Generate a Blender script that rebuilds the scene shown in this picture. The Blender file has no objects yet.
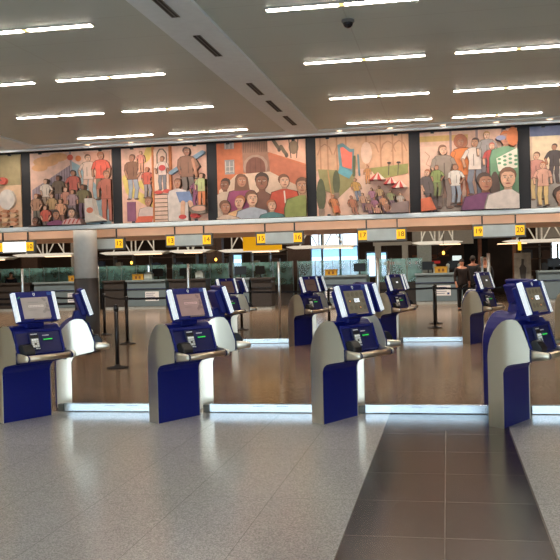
import bpy, bmesh, math, random
from mathutils import Vector, Matrix
random.seed(7)
S = bpy.context.scene
C = S.collection
R = math.radians
CZ = 4.0            # ceiling height
MOD = 1.745         # kiosk module

# ------------------------------------------------------------------ materials
MATS = {}
def srgb(r, g, b):
    f = lambda c: (c/255/12.92) if c/255 <= .04045 else ((c/255+.055)/1.055)**2.4
    return (f(r), f(g), f(b), 1)
def mat(name, col, rough=.5, metal=0, emit=None, estr=0, noise=.06, nscale=12, spec=.5, alpha=None, bump=0, trans=0, coat=0):
    if name in MATS: return MATS[name]
    m = bpy.data.materials.new(name); m.use_nodes = True
    nt = m.node_tree; b = nt.nodes['Principled BSDF']
    c = srgb(*col)
    b.inputs['Roughness'].default_value = rough
    b.inputs['Metallic'].default_value = metal
    b.inputs['Specular IOR Level'].default_value = spec
    b.inputs['Coat Weight'].default_value = coat
    if noise > 0:
        tc = nt.nodes.new('ShaderNodeTexCoord')
        n = nt.nodes.new('ShaderNodeTexNoise'); n.inputs['Scale'].default_value = nscale; n.inputs['Detail'].default_value = 4
        r = nt.nodes.new('ShaderNodeValToRGB')
        r.color_ramp.elements[0].position = .3; r.color_ramp.elements[1].position = .7
        r.color_ramp.elements[0].color = tuple(max(0, v*(1-noise*2)) for v in c[:3])+(1,)
        r.color_ramp.elements[1].color = tuple(min(1, v*(1+noise*2)) for v in c[:3])+(1,)
        nt.links.new(tc.outputs['Object'], n.inputs['Vector'])
        nt.links.new(n.outputs['Fac'], r.inputs['Fac']); nt.links.new(r.outputs['Color'], b.inputs['Base Color'])
        if bump:
            bp = nt.nodes.new('ShaderNodeBump'); bp.inputs['Strength'].default_value = bump
            nt.links.new(n.outputs['Fac'], bp.inputs['Height']); nt.links.new(bp.outputs['Normal'], b.inputs['Normal'])
    else:
        b.inputs['Base Color'].default_value = c
    if emit:
        b.inputs['Emission Color'].default_value = srgb(*emit); b.inputs['Emission Strength'].default_value = estr
    if alpha is not None: b.inputs['Alpha'].default_value = alpha
    if trans: b.inputs['Transmission Weight'].default_value = trans
    MATS[name] = m
    return m

def tile_mat(name, col, speck, joint, sx, sy, ox, oy, rough, speckscale=160, jw=.006, spec=.5, amount=1.0, tonevar=.05, bumpy=.0):
    """terrazzo: fine chips of speck over col, joints every sx by sy metres"""
    m = bpy.data.materials.new(name); m.use_nodes = True
    nt = m.node_tree; b = nt.nodes['Principled BSDF']; L = nt.links
    N = nt.nodes.new
    geo = N('ShaderNodeNewGeometry'); sep = N('ShaderNodeSeparateXYZ'); L.new(geo.outputs['Position'], sep.inputs[0])
    def joint_mask(out, off, size, w):
        a = N('ShaderNodeMath'); a.operation = 'SUBTRACT'; L.new(out, a.inputs[0]); a.inputs[1].default_value = off
        d = N('ShaderNodeMath'); d.operation = 'DIVIDE'; L.new(a.outputs[0], d.inputs[0]); d.inputs[1].default_value = size
        f = N('ShaderNodeMath'); f.operation = 'FRACT'; L.new(d.outputs[0], f.inputs[0])
        s = N('ShaderNodeMath'); s.operation = 'SUBTRACT'; L.new(f.outputs[0], s.inputs[0]); s.inputs[1].default_value = .5
        ab = N('ShaderNodeMath'); ab.operation = 'ABSOLUTE'; L.new(s.outputs[0], ab.inputs[0])
        g = N('ShaderNodeMath'); g.operation = 'GREATER_THAN'; L.new(ab.outputs[0], g.inputs[0]); g.inputs[1].default_value = .5-w/size/2
        fl = N('ShaderNodeMath'); fl.operation = 'FLOOR'; L.new(d.outputs[0], fl.inputs[0])
        return g.outputs[0], fl.outputs[0]
    mx, fx = joint_mask(sep.outputs[0], ox, sx, jw); my, fy = joint_mask(sep.outputs[1], oy, sy, jw)
    mm = N('ShaderNodeMath'); mm.operation = 'MAXIMUM'; L.new(mx, mm.inputs[0]); L.new(my, mm.inputs[1])
    vor = N('ShaderNodeTexVoronoi'); vor.inputs['Scale'].default_value = speckscale; L.new(geo.outputs['Position'], vor.inputs['Vector'])
    wn = N('ShaderNodeTexWhiteNoise'); L.new(vor.outputs['Position'], wn.inputs['Vector'])
    rp = N('ShaderNodeValToRGB'); rp.color_ramp.elements[0].position = 0; rp.color_ramp.elements[1].position = 1
    rp.color_ramp.elements[0].color = srgb(*col); rp.color_ramp.elements[1].color = srgb(*speck)
    L.new(wn.outputs['Value'], rp.inputs['Fac'])
    # per-tile tone
    cb = N('ShaderNodeCombineXYZ'); L.new(fx, cb.inputs[0]); L.new(fy, cb.inputs[1])
    w2 = N('ShaderNodeTexWhiteNoise'); L.new(cb.outputs[0], w2.inputs['Vector'])
    mr = N('ShaderNodeMapRange'); mr.inputs['To Min'].default_value = 1-tonevar; mr.inputs['To Max'].default_value = 1+tonevar
    L.new(w2.outputs['Value'], mr.inputs['Value'])
    vm = N('ShaderNodeVectorMath'); vm.operation = 'SCALE'; L.new(rp.outputs['Color'], vm.inputs[0]); L.new(mr.outputs[0], vm.inputs['Scale'])
    mix = N('ShaderNodeMix'); mix.data_type = 'RGBA'; L.new(mm.outputs[0], mix.inputs['Factor'])
    L.new(vm.outputs[0], mix.inputs['A']); mix.inputs['B'].default_value = srgb(*joint)
    L.new(mix.outputs['Result'], b.inputs['Base Color'])
    nz = N('ShaderNodeTexNoise'); nz.inputs['Scale'].default_value = 1.7; nz.inputs['Detail'].default_value = 5; L.new(geo.outputs['Position'], nz.inputs['Vector'])
    m2 = N('ShaderNodeMapRange'); m2.inputs['To Min'].default_value = rough*.93; m2.inputs['To Max'].default_value = rough*1.07
    L.new(nz.outputs['Fac'], m2.inputs['Value']); L.new(m2.outputs[0], b.inputs['Roughness'])
    b.inputs['Specular IOR Level'].default_value = spec
    MATS[name] = m
    return m

def ceil_mat():
    m = bpy.data.materials.new('ceiling_plank'); m.use_nodes = True
    nt = m.node_tree; b = nt.nodes['Principled BSDF']; L = nt.links; N = nt.nodes.new
    geo = N('ShaderNodeNewGeometry'); 
    mp = N('ShaderNodeMapping'); L.new(geo.outputs['Position'], mp.inputs['Vector'])
    mp.inputs['Location'].default_value = (.9, .35, 0)
    br = N('ShaderNodeTexBrick'); L.new(mp.outputs[0], br.inputs['Vector'])
    br.inputs['Scale'].default_value = 1; br.inputs['Brick Width'].default_value = 3.49; br.inputs['Row Height'].default_value = .74
    br.inputs['Mortar Size'].default_value = .006; br.offset = 0
    br.inputs['Color1'].default_value = srgb(202, 214, 206); br.inputs['Color2'].default_value = srgb(199, 211, 203)
    br.inputs['Mortar'].default_value = srgb(186, 196, 188)
    L.new(br.outputs['Color'], b.inputs['Base Color'])
    # fine linear grain running along the planks
    n = N('ShaderNodeTexNoise'); mp2 = N('ShaderNodeMapping'); mp2.inputs['Scale'].default_value = (1.2, 42, 1)
    L.new(geo.outputs['Position'], mp2.inputs['Vector']); L.new(mp2.outputs[0], n.inputs['Vector']); n.inputs['Scale'].default_value = 1
    bp = N('ShaderNodeBump'); bp.inputs['Strength'].default_value = .06; bp.inputs['Distance'].default_value = .01
    L.new(n.outputs['Fac'], bp.inputs['Height']); L.new(bp.outputs['Normal'], b.inputs['Normal'])
    b.inputs['Roughness'].default_value = .42
    MATS['ceiling_plank'] = m
    return m

def metal_mat(name, col, rough, vertical=True, strength=.12, sc=30):
    m = bpy.data.materials.new(name); m.use_nodes = True
    nt = m.node_tree; b = nt.nodes['Principled BSDF']; L = nt.links; N = nt.nodes.new
    b.inputs['Metallic'].default_value = 1; b.inputs['Base Color'].default_value = srgb(*col)
    tc = N('ShaderNodeTexCoord'); mp = N('ShaderNodeMapping'); L.new(tc.outputs['Object'], mp.inputs['Vector'])
    mp.inputs['Scale'].default_value = (sc, sc, 1.2) if vertical else (1.2, sc, sc)
    n = N('ShaderNodeTexNoise'); n.inputs['Scale'].default_value = 4; n.inputs['Detail'].default_value = 3; L.new(mp.outputs[0], n.inputs['Vector'])
    r = N('ShaderNodeMapRange'); r.inputs['To Min'].default_value = rough*.92; r.inputs['To Max'].default_value = rough*1.1
    L.new(n.outputs['Fac'], r.inputs['Value'])
    if strength > 0: L.new(r.outputs[0], b.inputs['Roughness'])
    else: b.inputs['Roughness'].default_value = rough
    bp = N('ShaderNodeBump'); bp.inputs['Strength'].default_value = strength; bp.inputs['Distance'].default_value = .002
    L.new(n.outputs['Fac'], bp.inputs['Height'])
    if strength > 0: L.new(bp.outputs['Normal'], b.inputs['Normal'])
    MATS[name] = m
    return m

silver = metal_mat('brushed_silver', (232, 226, 208), .33, strength=0)
steel = metal_mat('polished_steel', (205, 216, 222), .26, vertical=False, strength=.05)
tray_steel = metal_mat('tray_steel', (205, 190, 168), .3, vertical=False)  # tan tint puts the floor's reflection into the steel colour
blue = mat('kiosk_blue', (15, 26, 110), .45, noise=.03, nscale=90, coat=0, spec=.3)
blue_in = mat('kiosk_blue_inner', (13, 20, 84), .45, noise=.03, nscale=90)
navy = mat('kiosk_navy_trim', (14, 20, 72), .4, noise=.02)
black = mat('black_plastic', (18, 18, 20), .4, noise=.05)
black_metal = mat('black_metal', (22, 22, 25), .35, noise=.04)
rubber = mat('black_rubber', (14, 14, 15), .7, noise=.05)
white_strip = mat('white_diffuser', (235, 240, 242), .35, emit=(225, 238, 245), estr=.42, noise=0)
white = mat('white_plastic', (232, 234, 232), .4, noise=.02)
keypad_m = mat('keypad_grey', (190, 186, 165), .5, noise=.05)
green_lit = mat('green_slot_light', (40, 190, 70), .4, emit=(50, 215, 80), estr=.7, noise=0)
green_st = mat('green_sticker', (60, 160, 120), .5, noise=0)
pale_blue = mat('pale_blue_label', (48, 84, 160), .5, noise=0)

# ------------------------------------------------------------------ mesh helpers
def new_obj(name, bm, m, parent=None, smooth=False, bevel=0, seg=2):
    me = bpy.data.meshes.new(name)
    bmesh.ops.recalc_face_normals(bm, faces=bm.faces)
    bm.to_mesh(me); bm.free()
    ms = m if isinstance(m, (list, tuple)) else [m]
    for x in ms: me.materials.append(x)
    o = bpy.data.objects.new(name, me); C.objects.link(o)
    if parent: o.parent = parent
    if smooth:
        for p in me.polygons: p.use_smooth = True
    if bevel:
        b = o.modifiers.new('bevel', 'BEVEL'); b.width = bevel; b.segments = seg; b.limit_method = 'ANGLE'; b.angle_limit = R(35)
    return o
def box(bm, x0, x1, y0, y1, z0, z1, mi=0, M=None):
    vs = [bm.verts.new(v) for v in [(x0,y0,z0),(x1,y0,z0),(x1,y1,z0),(x0,y1,z0),(x0,y0,z1),(x1,y0,z1),(x1,y1,z1),(x0,y1,z1)]]
    for f in [(0,3,2,1),(4,5,6,7),(0,1,5,4),(1,2,6,5),(2,3,7,6),(3,0,4,7)]:
        fc = bm.faces.new([vs[i] for i in f]); fc.material_index = mi
    if M is not None:
        for v in vs: v.co = M @ v.co
    return vs
def tube(bm, a, b, r0, r1=None, n=12, mi=0, cap=True):
    a = Vector(a); b = Vector(b); r1 = r0 if r1 is None else r1
    d = (b-a).normalized(); u = d.orthogonal().normalized(); w = d.cross(u)
    ra = [bm.verts.new(a+(u*math.cos(2*math.pi*i/n)+w*math.sin(2*math.pi*i/n))*r0) for i in range(n)]
    rb = [bm.verts.new(b+(u*math.cos(2*math.pi*i/n)+w*math.sin(2*math.pi*i/n))*r1) for i in range(n)]
    for i in range(n):
        f = bm.faces.new([ra[i], ra[(i+1)%n], rb[(i+1)%n], rb[i]]); f.smooth = True; f.material_index = mi
    if cap:
        bm.faces.new(ra[::-1]).material_index = mi; bm.faces.new(rb).material_index = mi
def lathe(bm, prof, n=24, cx=0, cy=0, mi=0):
    rings = []
    for r, z in prof:
        rings.append([bm.verts.new((cx+r*math.cos(2*math.pi*i/n), cy+r*math.sin(2*math.pi*i/n), z)) for i in range(n)])
    for a, b in zip(rings, rings[1:]):
        for i in range(n):
            f = bm.faces.new([a[i], a[(i+1)%n], b[(i+1)%n], b[i]]); f.smooth = True; f.material_index = mi
    bm.faces.new(rings[0][::-1]).material_index = mi; bm.faces.new(rings[-1]).material_index = mi
def prism_y(bm, pts, y0, y1, mi=0, M=None):
    """polygon in x,z extruded from y0 to y1"""
    a = [bm.verts.new((p[0], y0, p[1])) for p in pts]; b = [bm.verts.new((p[0], y1, p[1])) for p in pts]
    n = len(pts)
    bm.faces.new(a).material_index = mi; bm.faces.new(b[::-1]).material_index = mi
    for i in range(n):
        bm.faces.new([a[i], a[(i+1)%n], b[(i+1)%n], b[i]]).material_index = mi
    if M is not None:
        for v in a+b: v.co = M @ v.co
def prism_x(bm, pts, x0, x1, mi=0):
    """polygon in y,z extruded from x0 to x1"""
    a = [bm.verts.new((x0, p[0], p[1])) for p in pts]; b = [bm.verts.new((x1, p[0], p[1])) for p in pts]
    n = len(pts)
    fa = bm.faces.new(a); fb = bm.faces.new(b[::-1]); fa.material_index = fb.material_index = mi
    for i in range(n):
        f = bm.faces.new([a[i], a[(i+1)%n], b[(i+1)%n], b[i]]); f.material_index = mi
def B(): return bmesh.new()
def empty(name, loc=(0,0,0), rz=0):
    o = bpy.data.objects.new(name, None); C.objects.link(o); o.location = loc; o.rotation_euler = (0,0,rz)
    o.empty_display_size = .1
    return o
def tag(o, label=None, cat=None, group=None, kind=None):
    if label: o['label'] = label
    if cat: o['category'] = cat
    if group: o['group'] = group
    if kind: o['kind'] = kind
    return o
def struct(name, bm, m, **k):
    o = new_obj(name, bm, m, **k); o['kind'] = 'structure'; return o
KIDS = {}
def copy_tree(o, parent=None):
    c = o.copy(); C.objects.link(c)
    if parent: c.parent = parent
    for ch in [x for x in list(C.objects) if x.parent == o]:
        copy_tree(ch, c)
    return c
def text_mesh(s, size, depth=.002):
    cu = bpy.data.curves.new('t', 'FONT'); cu.body = s; cu.size = size; cu.align_x = 'CENTER'; cu.align_y = 'CENTER'; cu.extrude = depth
    o = bpy.data.objects.new('t', cu); C.objects.link(o)
    dg = bpy.context.evaluated_depsgraph_get(); dg.update()
    me = bpy.data.meshes.new_from_object(o.evaluated_get(dg))
    bpy.data.objects.remove(o); bpy.data.curves.remove(cu)
    return me
def text_obj(name, s, size, m, parent, loc, rx=R(90), depth=.002):
    me = text_mesh(s, size, depth); me.materials.clear(); me.materials.append(m)
    o = bpy.data.objects.new(name, me); C.objects.link(o); o.parent = parent; o.location = loc; o.rotation_euler = (rx, 0, 0)
    return o

# ------------------------------------------------------------------ the setting
XL, XR = -32, 12
grey_tile = tile_mat('grey_terrazzo', (148, 147, 145), (196, 195, 192), (128, 127, 125), .597, 1.62, -.643, 5.915, .17, 130, .004, amount=.6, tonevar=.03)
dark_tile = tile_mat('dark_granite', (25, 20, 18), (57, 46, 40), (118, 110, 102), .594, .79, -.643, 5.92, .22, 150, .007, tonevar=.12)
warm_tile = tile_mat('warm_terrazzo', (126, 104, 84), (166, 142, 120), (104, 84, 68), 1.8, 1.75, -.643, 9.6, .16, 110, .005, tonevar=.05)
bm = B(); box(bm, XL, -.643, -8, 9.40, -.1, 0); box(bm, .551, XR, -8, 9.40, -.1, 0); struct('floor', bm, grey_tile)
bm = B(); box(bm, -.643, .551, -8, 9.40, -.1, 0); struct('floor_band', bm, dark_tile)
bm = B(); box(bm, XL, XR, 9.40, 62, -.1, 0); struct('floor_rear', bm, warm_tile)
cm = ceil_mat()
bm = B(); 
BX = [(-8.05, -7.5), (-2.70, -2.16), (3.35, 3.9)]
box(bm, XL, XR, -8, 15.1, CZ, CZ+.15); box(bm, XL, XR, 15.1, 15.9, CZ, CZ+.15)
struct('ceiling', bm, cm)
bulk = mat('bulkhead_paint', (240, 250, 252), .55, noise=.015)
for i, (a, b) in enumerate(BX):
    bm = B(); box(bm, a, b, -8, 15.1, CZ-.035, CZ-.001)
    o = struct('trim_%d' % (i+1), bm, bulk)
bm = B(); box(bm, XL, XR, 15.1, 15.42, CZ-.02, CZ-.001); box(bm, XL, XR, 15.42, 15.52, CZ-.05, CZ-.001)
struct('trim_4', bm, bulk, bevel=.008)
# mural wall (a bulkhead hung from the ceiling) and the ledge under it
dark_wall = mat('mural_wall_black', (26, 24, 26), .6, noise=.05)
bm = B(); box(bm, XL, XR, 15.82, 16.05, 2.44, CZ+.15); struct('wall_mural', bm, dark_wall)
ledge = mat('ledge_white', (232, 240, 242), .4, noise=.02)
bm = B(); box(bm, XL, XR, 15.62, 15.82, 2.43, 2.515); struct('trim_5', bm, ledge, bevel=.015)
peach = mat('soffit_peach', (246, 204, 172), .5, noise=.05, nscale=1.5)
bm = B(); box(bm, XL, XR, 16.05, 17.3, 2.80, 2.9); box(bm, XL, XR, 17.3, 20.0, 2.345, 2.9); struct('ceiling_soffit', bm, peach)  # recess and upright fascia shaped to catch the added strip's light
dark = mat('rear_dark', (34, 25, 20), .7, noise=.2, nscale=.6)
bm = B(); box(bm, XL, XR, 20.0, 20.1, 2.45, 7.0); struct('wall_header', bm, dark)
bm = B(); box(bm, XL, XR, 20.0, 62, 7.0, 7.15); struct('ceiling_rear', bm, dark)
side_paint = mat('side_wall_paint', (214, 204, 182), .6, noise=.03, nscale=.8)
bm = B(); box(bm, XL-.2, XL, 15.9, 62, 0, 7); box(bm, -14.2, -14, -8, 15.9, 0, CZ); box(bm, XL, -14, 15.82, 16.05, 0, 2.44); struct('wall_left', bm, side_paint)
bm = B()  # dark panels added out of view to vary reflections in the silver
for y_ in (-6, 1, 9.5): box(bm, -13.999, -13.95, y_, y_+1.2, 0, 2.4)
struct('trim_7', bm, mat('reflection_panel_dark', (48, 54, 66), .4))
bm = B(); box(bm, XR, XR+.2, -8, 62, 0, 7); struct('wall_right', bm, side_paint)
# glazed front of the hall behind the camera: frame only, daylight comes in
bm = B()
x = XL
while x <= XR:
    box(bm, x-.06, x+.06, -8.1, -7.9, 0, CZ); x += 2.2
box(bm, XL, XR, -8.1, -7.9, 0, .15); box(bm, XL, XR, -8.1, -7.9, 2.5, 2.6); box(bm, XL, XR, -8.1, -7.9, CZ-.1, CZ)
struct('window_1', bm, mat('mullion_grey', (120, 122, 124), .5))

# rear wall with window openings
YB = 46.
back = mat('back_wall_brown', (62, 44, 32), .7, noise=.25, nscale=.7)
wins = [(-7.5, -4.6, 1.0, 3.5), (-4.2, -3.1, 1.0, 2.3), (5.2, 7.6, 1.3, 2.6), (-16.4, -15.6, 1.2, 1.95), (-11.6, -10.9, 1.3, 2.4)]
xs = sorted(set([XL, XR] + [v for w in wins for v in w[:2]]))
bm = B()
for a, b in zip(xs, xs[1:]):
    mid = (a+b)/2; hit = [w for w in wins if w[0] < mid < w[1]]
    if hit:
        box(bm, a, b, YB, YB+.3, 0, hit[0][2]); box(bm, a, b, YB, YB+.3, hit[0][3], 7)
    else: box(bm, a, b, YB, YB+.3, 0, 7)
struct('wall_back', bm, back)
glass = mat('window_glass', (200, 235, 232), .02, noise=0, trans=1)
frame_m = mat('window_frame_grey', (96, 98, 98), .5)
for i, w in enumerate(wins):
    f = B()
    box(f, w[0], w[1], YB-.05, YB+.08, w[2]-.05, w[2]+.04); box(f, w[0], w[1], YB-.05, YB+.08, w[3]-.04, w[3]+.05)
    n = max(1, round((w[1]-w[0])/1.0))
    for k in range(n+1):
        xx = w[0]+(w[1]-w[0])*k/n; box(f, xx-.05, xx+.05, YB-.05, YB+.08, w[2], w[3])
    o = struct('window_%d' % (i+2), f, frame_m)
# apron outside
bm = B(); box(bm, -60, 40, YB+.3, 120, -.6, -.5); struct('ground_apron', bm, mat('apron_concrete', (190, 195, 195), .8))
bm = B(); box(bm, -60, 40, -60, -8.2, -.35, -.25); struct('ground_forecourt', bm, mat('forecourt_concrete', (175, 178, 178), .8))

# outside: a long pale terminal building seen through the window
t = empty('terminal_building', (-8, 80, -.5)); tag(t, 'long pale building with a blue glazed band outside, seen through the rear window', 'building')
bm = B(); box(bm, -14, 16, 0, 8, 0, 3.0); new_obj('lower_wall', bm, mat('outside_white', (225, 232, 230), .7), t)
bm = B(); box(bm, -14, 16, .1, 8, 3.0, 3.95); new_obj('glazed_band', bm, mat('outside_blue', (140, 168, 186), .4), t)
bm = B(); box(bm, -14, 16, -.2, 8, 3.95, 5.6); new_obj('roof', bm, mat('outside_roof', (235, 238, 236), .6), t)

# ------------------------------------------------------------------ murals
PAL = {}
def pm(col):
    k_ = .26; col = tuple(int(c*(1-k_)+d*k_) for c, d in zip(col, (232, 190, 164)))
    k = 'paint_%02x%02x%02x' % col
    return mat(k, col, .75, noise=.06, nscale=9)
class Mural:
    W, H = 1.685, 1.42
    def __init__(s, base):
        s.bm = B(); s.m = []; s.n = 0; s.base = base
    def mi(s, col):
        m = pm(col)
        if m not in s.m: s.m.append(m)
        return s.m.index(m)
    def poly(s, pts, col):
        s.n += 1
        d = .004+.0006*s.n
        q = [((min(max(u, 0), 1)-.5)*s.W, (1-min(max(v, 0), 1))*s.H) for u, v in pts]
        clean = []
        for p in q:
            if not clean or (abs(p[0]-clean[-1][0])+abs(p[1]-clean[-1][1])) > 1e-4: clean.append(p)
        if len(clean) > 2 and abs(clean[0][0]-clean[-1][0])+abs(clean[0][1]-clean[-1][1]) < 1e-4: clean.pop()
        if len(clean) < 3: return
        prism_y(s.bm, clean, -d, .001, s.mi(col))
    def ell(s, u, v, ru, rv, col, rot=0, n=14):
        c, q = math.cos(rot), math.sin(rot)
        s.poly([(u+ru*math.cos(a)*c-rv*math.sin(a)*q, v+ru*math.cos(a)*q+rv*math.sin(a)*c) for a in [2*math.pi*i/n for i in range(n)]], col)
    def rect(s, u0, v0, u1, v1, col): s.poly([(u0,v0),(u1,v0),(u1,v1),(u0,v1)], col)
    def line(s, pts, w, col, outline=False):
        for (a, b), (c, d) in zip(pts, pts[1:]):
            L = math.hypot(c-a, d-b) or 1; th = math.atan2(d-b, c-a)
            if w < .02: s.poly([(a-math.sin(th)*w/2,b+math.cos(th)*w/2),(c-math.sin(th)*w/2,d+math.cos(th)*w/2),(c+math.sin(th)*w/2,d-math.cos(th)*w/2),(a+math.sin(th)*w/2,b-math.cos(th)*w/2)], col); continue
            s.poly([(c+math.cos(th-math.pi/2+k*math.pi/4)*w/2, d+math.sin(th-math.pi/2+k*math.pi/4)*w/2) for k in range(5)] +
                   [(a+math.cos(th+math.pi/2+k*math.pi/4)*w/2, b+math.sin(th+math.pi/2+k*math.pi/4)*w/2) for k in range(5)], col)
    def limb(s, pts, w0, w1, col):
        dk = tuple(int(c*.5) for c in col); n = len(pts)-1
        for e, cc in ((.008, dk), (0, col)):
            for i, (p, q) in enumerate(zip(pts, pts[1:])):
                s.line([p, q], w0+(w1-w0)*(i+.5)/n+e, cc)
    def face(s, u, v, r, skin, hair, long=0, turn=None):
        dk = tuple(int(c*.42) for c in skin); turn = (((int(u*97)+int(v*53)) % 3)-1)*.22 if turn is None else turn
        if long: s.poly([(u-r*1.0, v-.5*r), (u-r*.5, v-1.1*r), (u+r*.5, v-1.1*r), (u+r*1.0, v-.5*r), (u+r*1.15, v+r*.9), (u+r*1.3, v+r*1.9), (u-r*1.2, v+r*1.9), (u-r*1.1, v+r*.8)], hair)
        s.ell(u-turn*r*.5, v-.30*r, r*.86, r*.98, tuple(int(c*.6) for c in hair)); s.ell(u-turn*r*.5, v-.30*r, r*.8, r*.92, hair)
        pts = [(-.62,-.55),(-.3,-.78),(.3,-.78),(.62,-.55),(.72,0),(.66,.5),(.4,.98),(0,1.16),(-.4,.98),(-.66,.5),(-.72,0)]
        s.poly([(u+r*(x*1.06+turn*.25), v+r*(y*1.05+.1)) for x, y in pts], dk); s.poly([(u+r*(x+turn*.25), v+r*(y+.1)) for x, y in pts], skin)
        if r > .035:
            cu = u+turn*r*.7; lt = tuple(min(255, int(c*1.12)) for c in skin)
            s.ell(cu-.35*r, v+.35*r, r*.18, r*.25, lt, n=8)
            for k in (-1, 1):
                s.ell(cu+k*r*.3, v-.02*r, r*.17, r*.09, (214, 196, 180), n=8); s.ell(cu+k*r*.3, v-.02*r, r*.08, r*.08, (44, 30, 26), n=6)
                s.line([(cu+k*r*.48, v-.2*r), (cu+k*r*.14, v-.24*r)], r*.08, (66, 44, 34))
            s.line([(cu+.06*r, v), (cu-.1*r+turn*r*.5, v+.42*r), (cu+.1*r, v+.46*r)], r*.07, dk)
            s.ell(cu, v+.74*r, r*.27, r*.1, (150, 72, 62), n=8); s.line([(cu-.25*r, v+.74*r), (cu+.25*r, v+.74*r)], r*.04, (90, 40, 36))
    def bust(s, u, v, r, skin, hair, shirt, long=0, w=2.3):
        dk = tuple(int(c*.5) for c in shirt)
        s.rect(u-r*.38, v+r*.8, u+r*.38, v+r*2.0, tuple(int(c*.85) for c in skin))
        for k, cc in ((1.06, dk), (1, shirt)):
            s.poly([(u-r*.4, v+r*1.5), (u+r*.4, v+r*1.5), (u+r*w*.85*k, v+r*2.1/k), (u+r*w*k, v+r*3.4), (u+r*w*k, 1), (u-r*w*k, 1), (u-r*w*k, v+r*3.4), (u-r*w*.85*k, v+r*2.1/k)], cc)
        s.face(u, v, r, skin, hair, long)
    def man(s, u, v, h, skin, hair, shirt, pants, lean=0, shoe=(70, 50, 45)):
        """standing figure, head centre at u,v and total height h (mural units)"""
        r = h*.066; x = lambda k: u+lean*k; j = ((int(u*211)+int(v*97)) % 5-2)*.012*h
        os_ = tuple(int(c*.5) for c in shirt)
        for sgn in (-1, 1):
            s.limb([(x(.5)+sgn*.05*h, v+h*.44), (x(.7)+sgn*.06*h+j, v+h*.66), (x(.95)+sgn*h*.055, v+h*.87)], h*.085, h*.05, pants)
            s.ell(x(1)+sgn*h*.075, v+h*.89, h*.045, h*.02, shoe, n=10)
        s.line([(u, v+h*.04), (u, v+h*.12)], h*.045, tuple(int(c*.8) for c in skin))
        for e, cc in ((1.1, os_), (1, shirt)):
            s.poly([(u-h*.035*e, v+h*.085/e), (u+h*.035*e, v+h*.085/e), (u+h*.095*e, v+h*.105/e), (u+h*.125*e, v+h*.15), (x(.3)+h*.085*e, v+h*.32), (x(.4)+h*.1*e, v+h*.46*(1+(e-1)*.2)), (x(.4)-h*.1*e, v+h*.46*(1+(e-1)*.2)), (x(.3)-h*.085*e, v+h*.32), (u-h*.125*e, v+h*.15), (u-h*.095*e, v+h*.105/e)], cc)
        s.line([(u+j, v+h*.2), (x(.3)+j, v+h*.4)], h*.012, os_)
        for sgn in (-1, 1):
            s.limb([(x(.1)+sgn*h*.115, v+h*.15), (x(.25)+sgn*h*.155+j, v+h*.28)], h*.05, h*.045, shirt)
            s.limb([(x(.25)+sgn*h*.155+j, v+h*.28), (x(.4)+sgn*h*(.10 if j > 0 else .15), v+h*.41)], h*.035, h*.03, skin)
        s.face(u, v, r, skin, hair)
    def build(s, x, label):
        t = empty('mural_panel', (x, 15.80, 2.53)); tag(t, label, 'mural', 'painted relief panels above the check-in hall')
        b = B(); box(b, -s.W/2, s.W/2, 0, .019, 0, s.H); new_obj('backing_board', b, pm(s.base), t)
        new_obj('painted_relief', s.bm, s.m, t)
        for dx in (-.62, .62):
            for z in (-.004, s.H-.026):
                b = B(); box(b, dx-.03, dx+.03, -.035, .0, z, z+.03); new_obj('mounting_clip', b, black_metal, t)
        return t
SK = [(206,158,128), (160,104,78), (112,68,50), (222,180,150), (186,132,100)]
BK, BR, RD = (38,30,30), (92,58,40), (164,84,48)

# 1 far left, partly out of frame: market scene
m = Mural((206,170,122))
m.rect(0,0,1,.42,(138,128,86)); m.rect(0,.42,1,1,(214,178,140))
for k in range(5): m.man(.1+k*.13, .12+.02*(k%2), .5, SK[k%5], BK, [(96,60,92),(186,80,60),(120,110,60),(170,120,90),(70,90,80)][k], (90,80,70))
for k in range(7): m.ell(.72+.07*math.cos(k*2.1), .36+.06*math.sin(k*2.1), .05, .05, [(190,60,48),(80,96,50)][k%2])
m.ell(.84,.62,.1,.14,(206,206,200)); m.ell(.62,.62,.09,.13,(220,190,160)); m.line([(.55,.1),(.78,.36)],.015,(60,40,30))
for r_ in range(4):
    for k in range(9): m.ell(.08+k*.105, .78+r_*.06, .04, .022, [(230,190,140),(190,120,80),(214,150,110)][(k+r_)%3], n=10)
m.build(-8.995, 'mural panel with bowls of food, cut off at the left edge of the photo')

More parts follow.
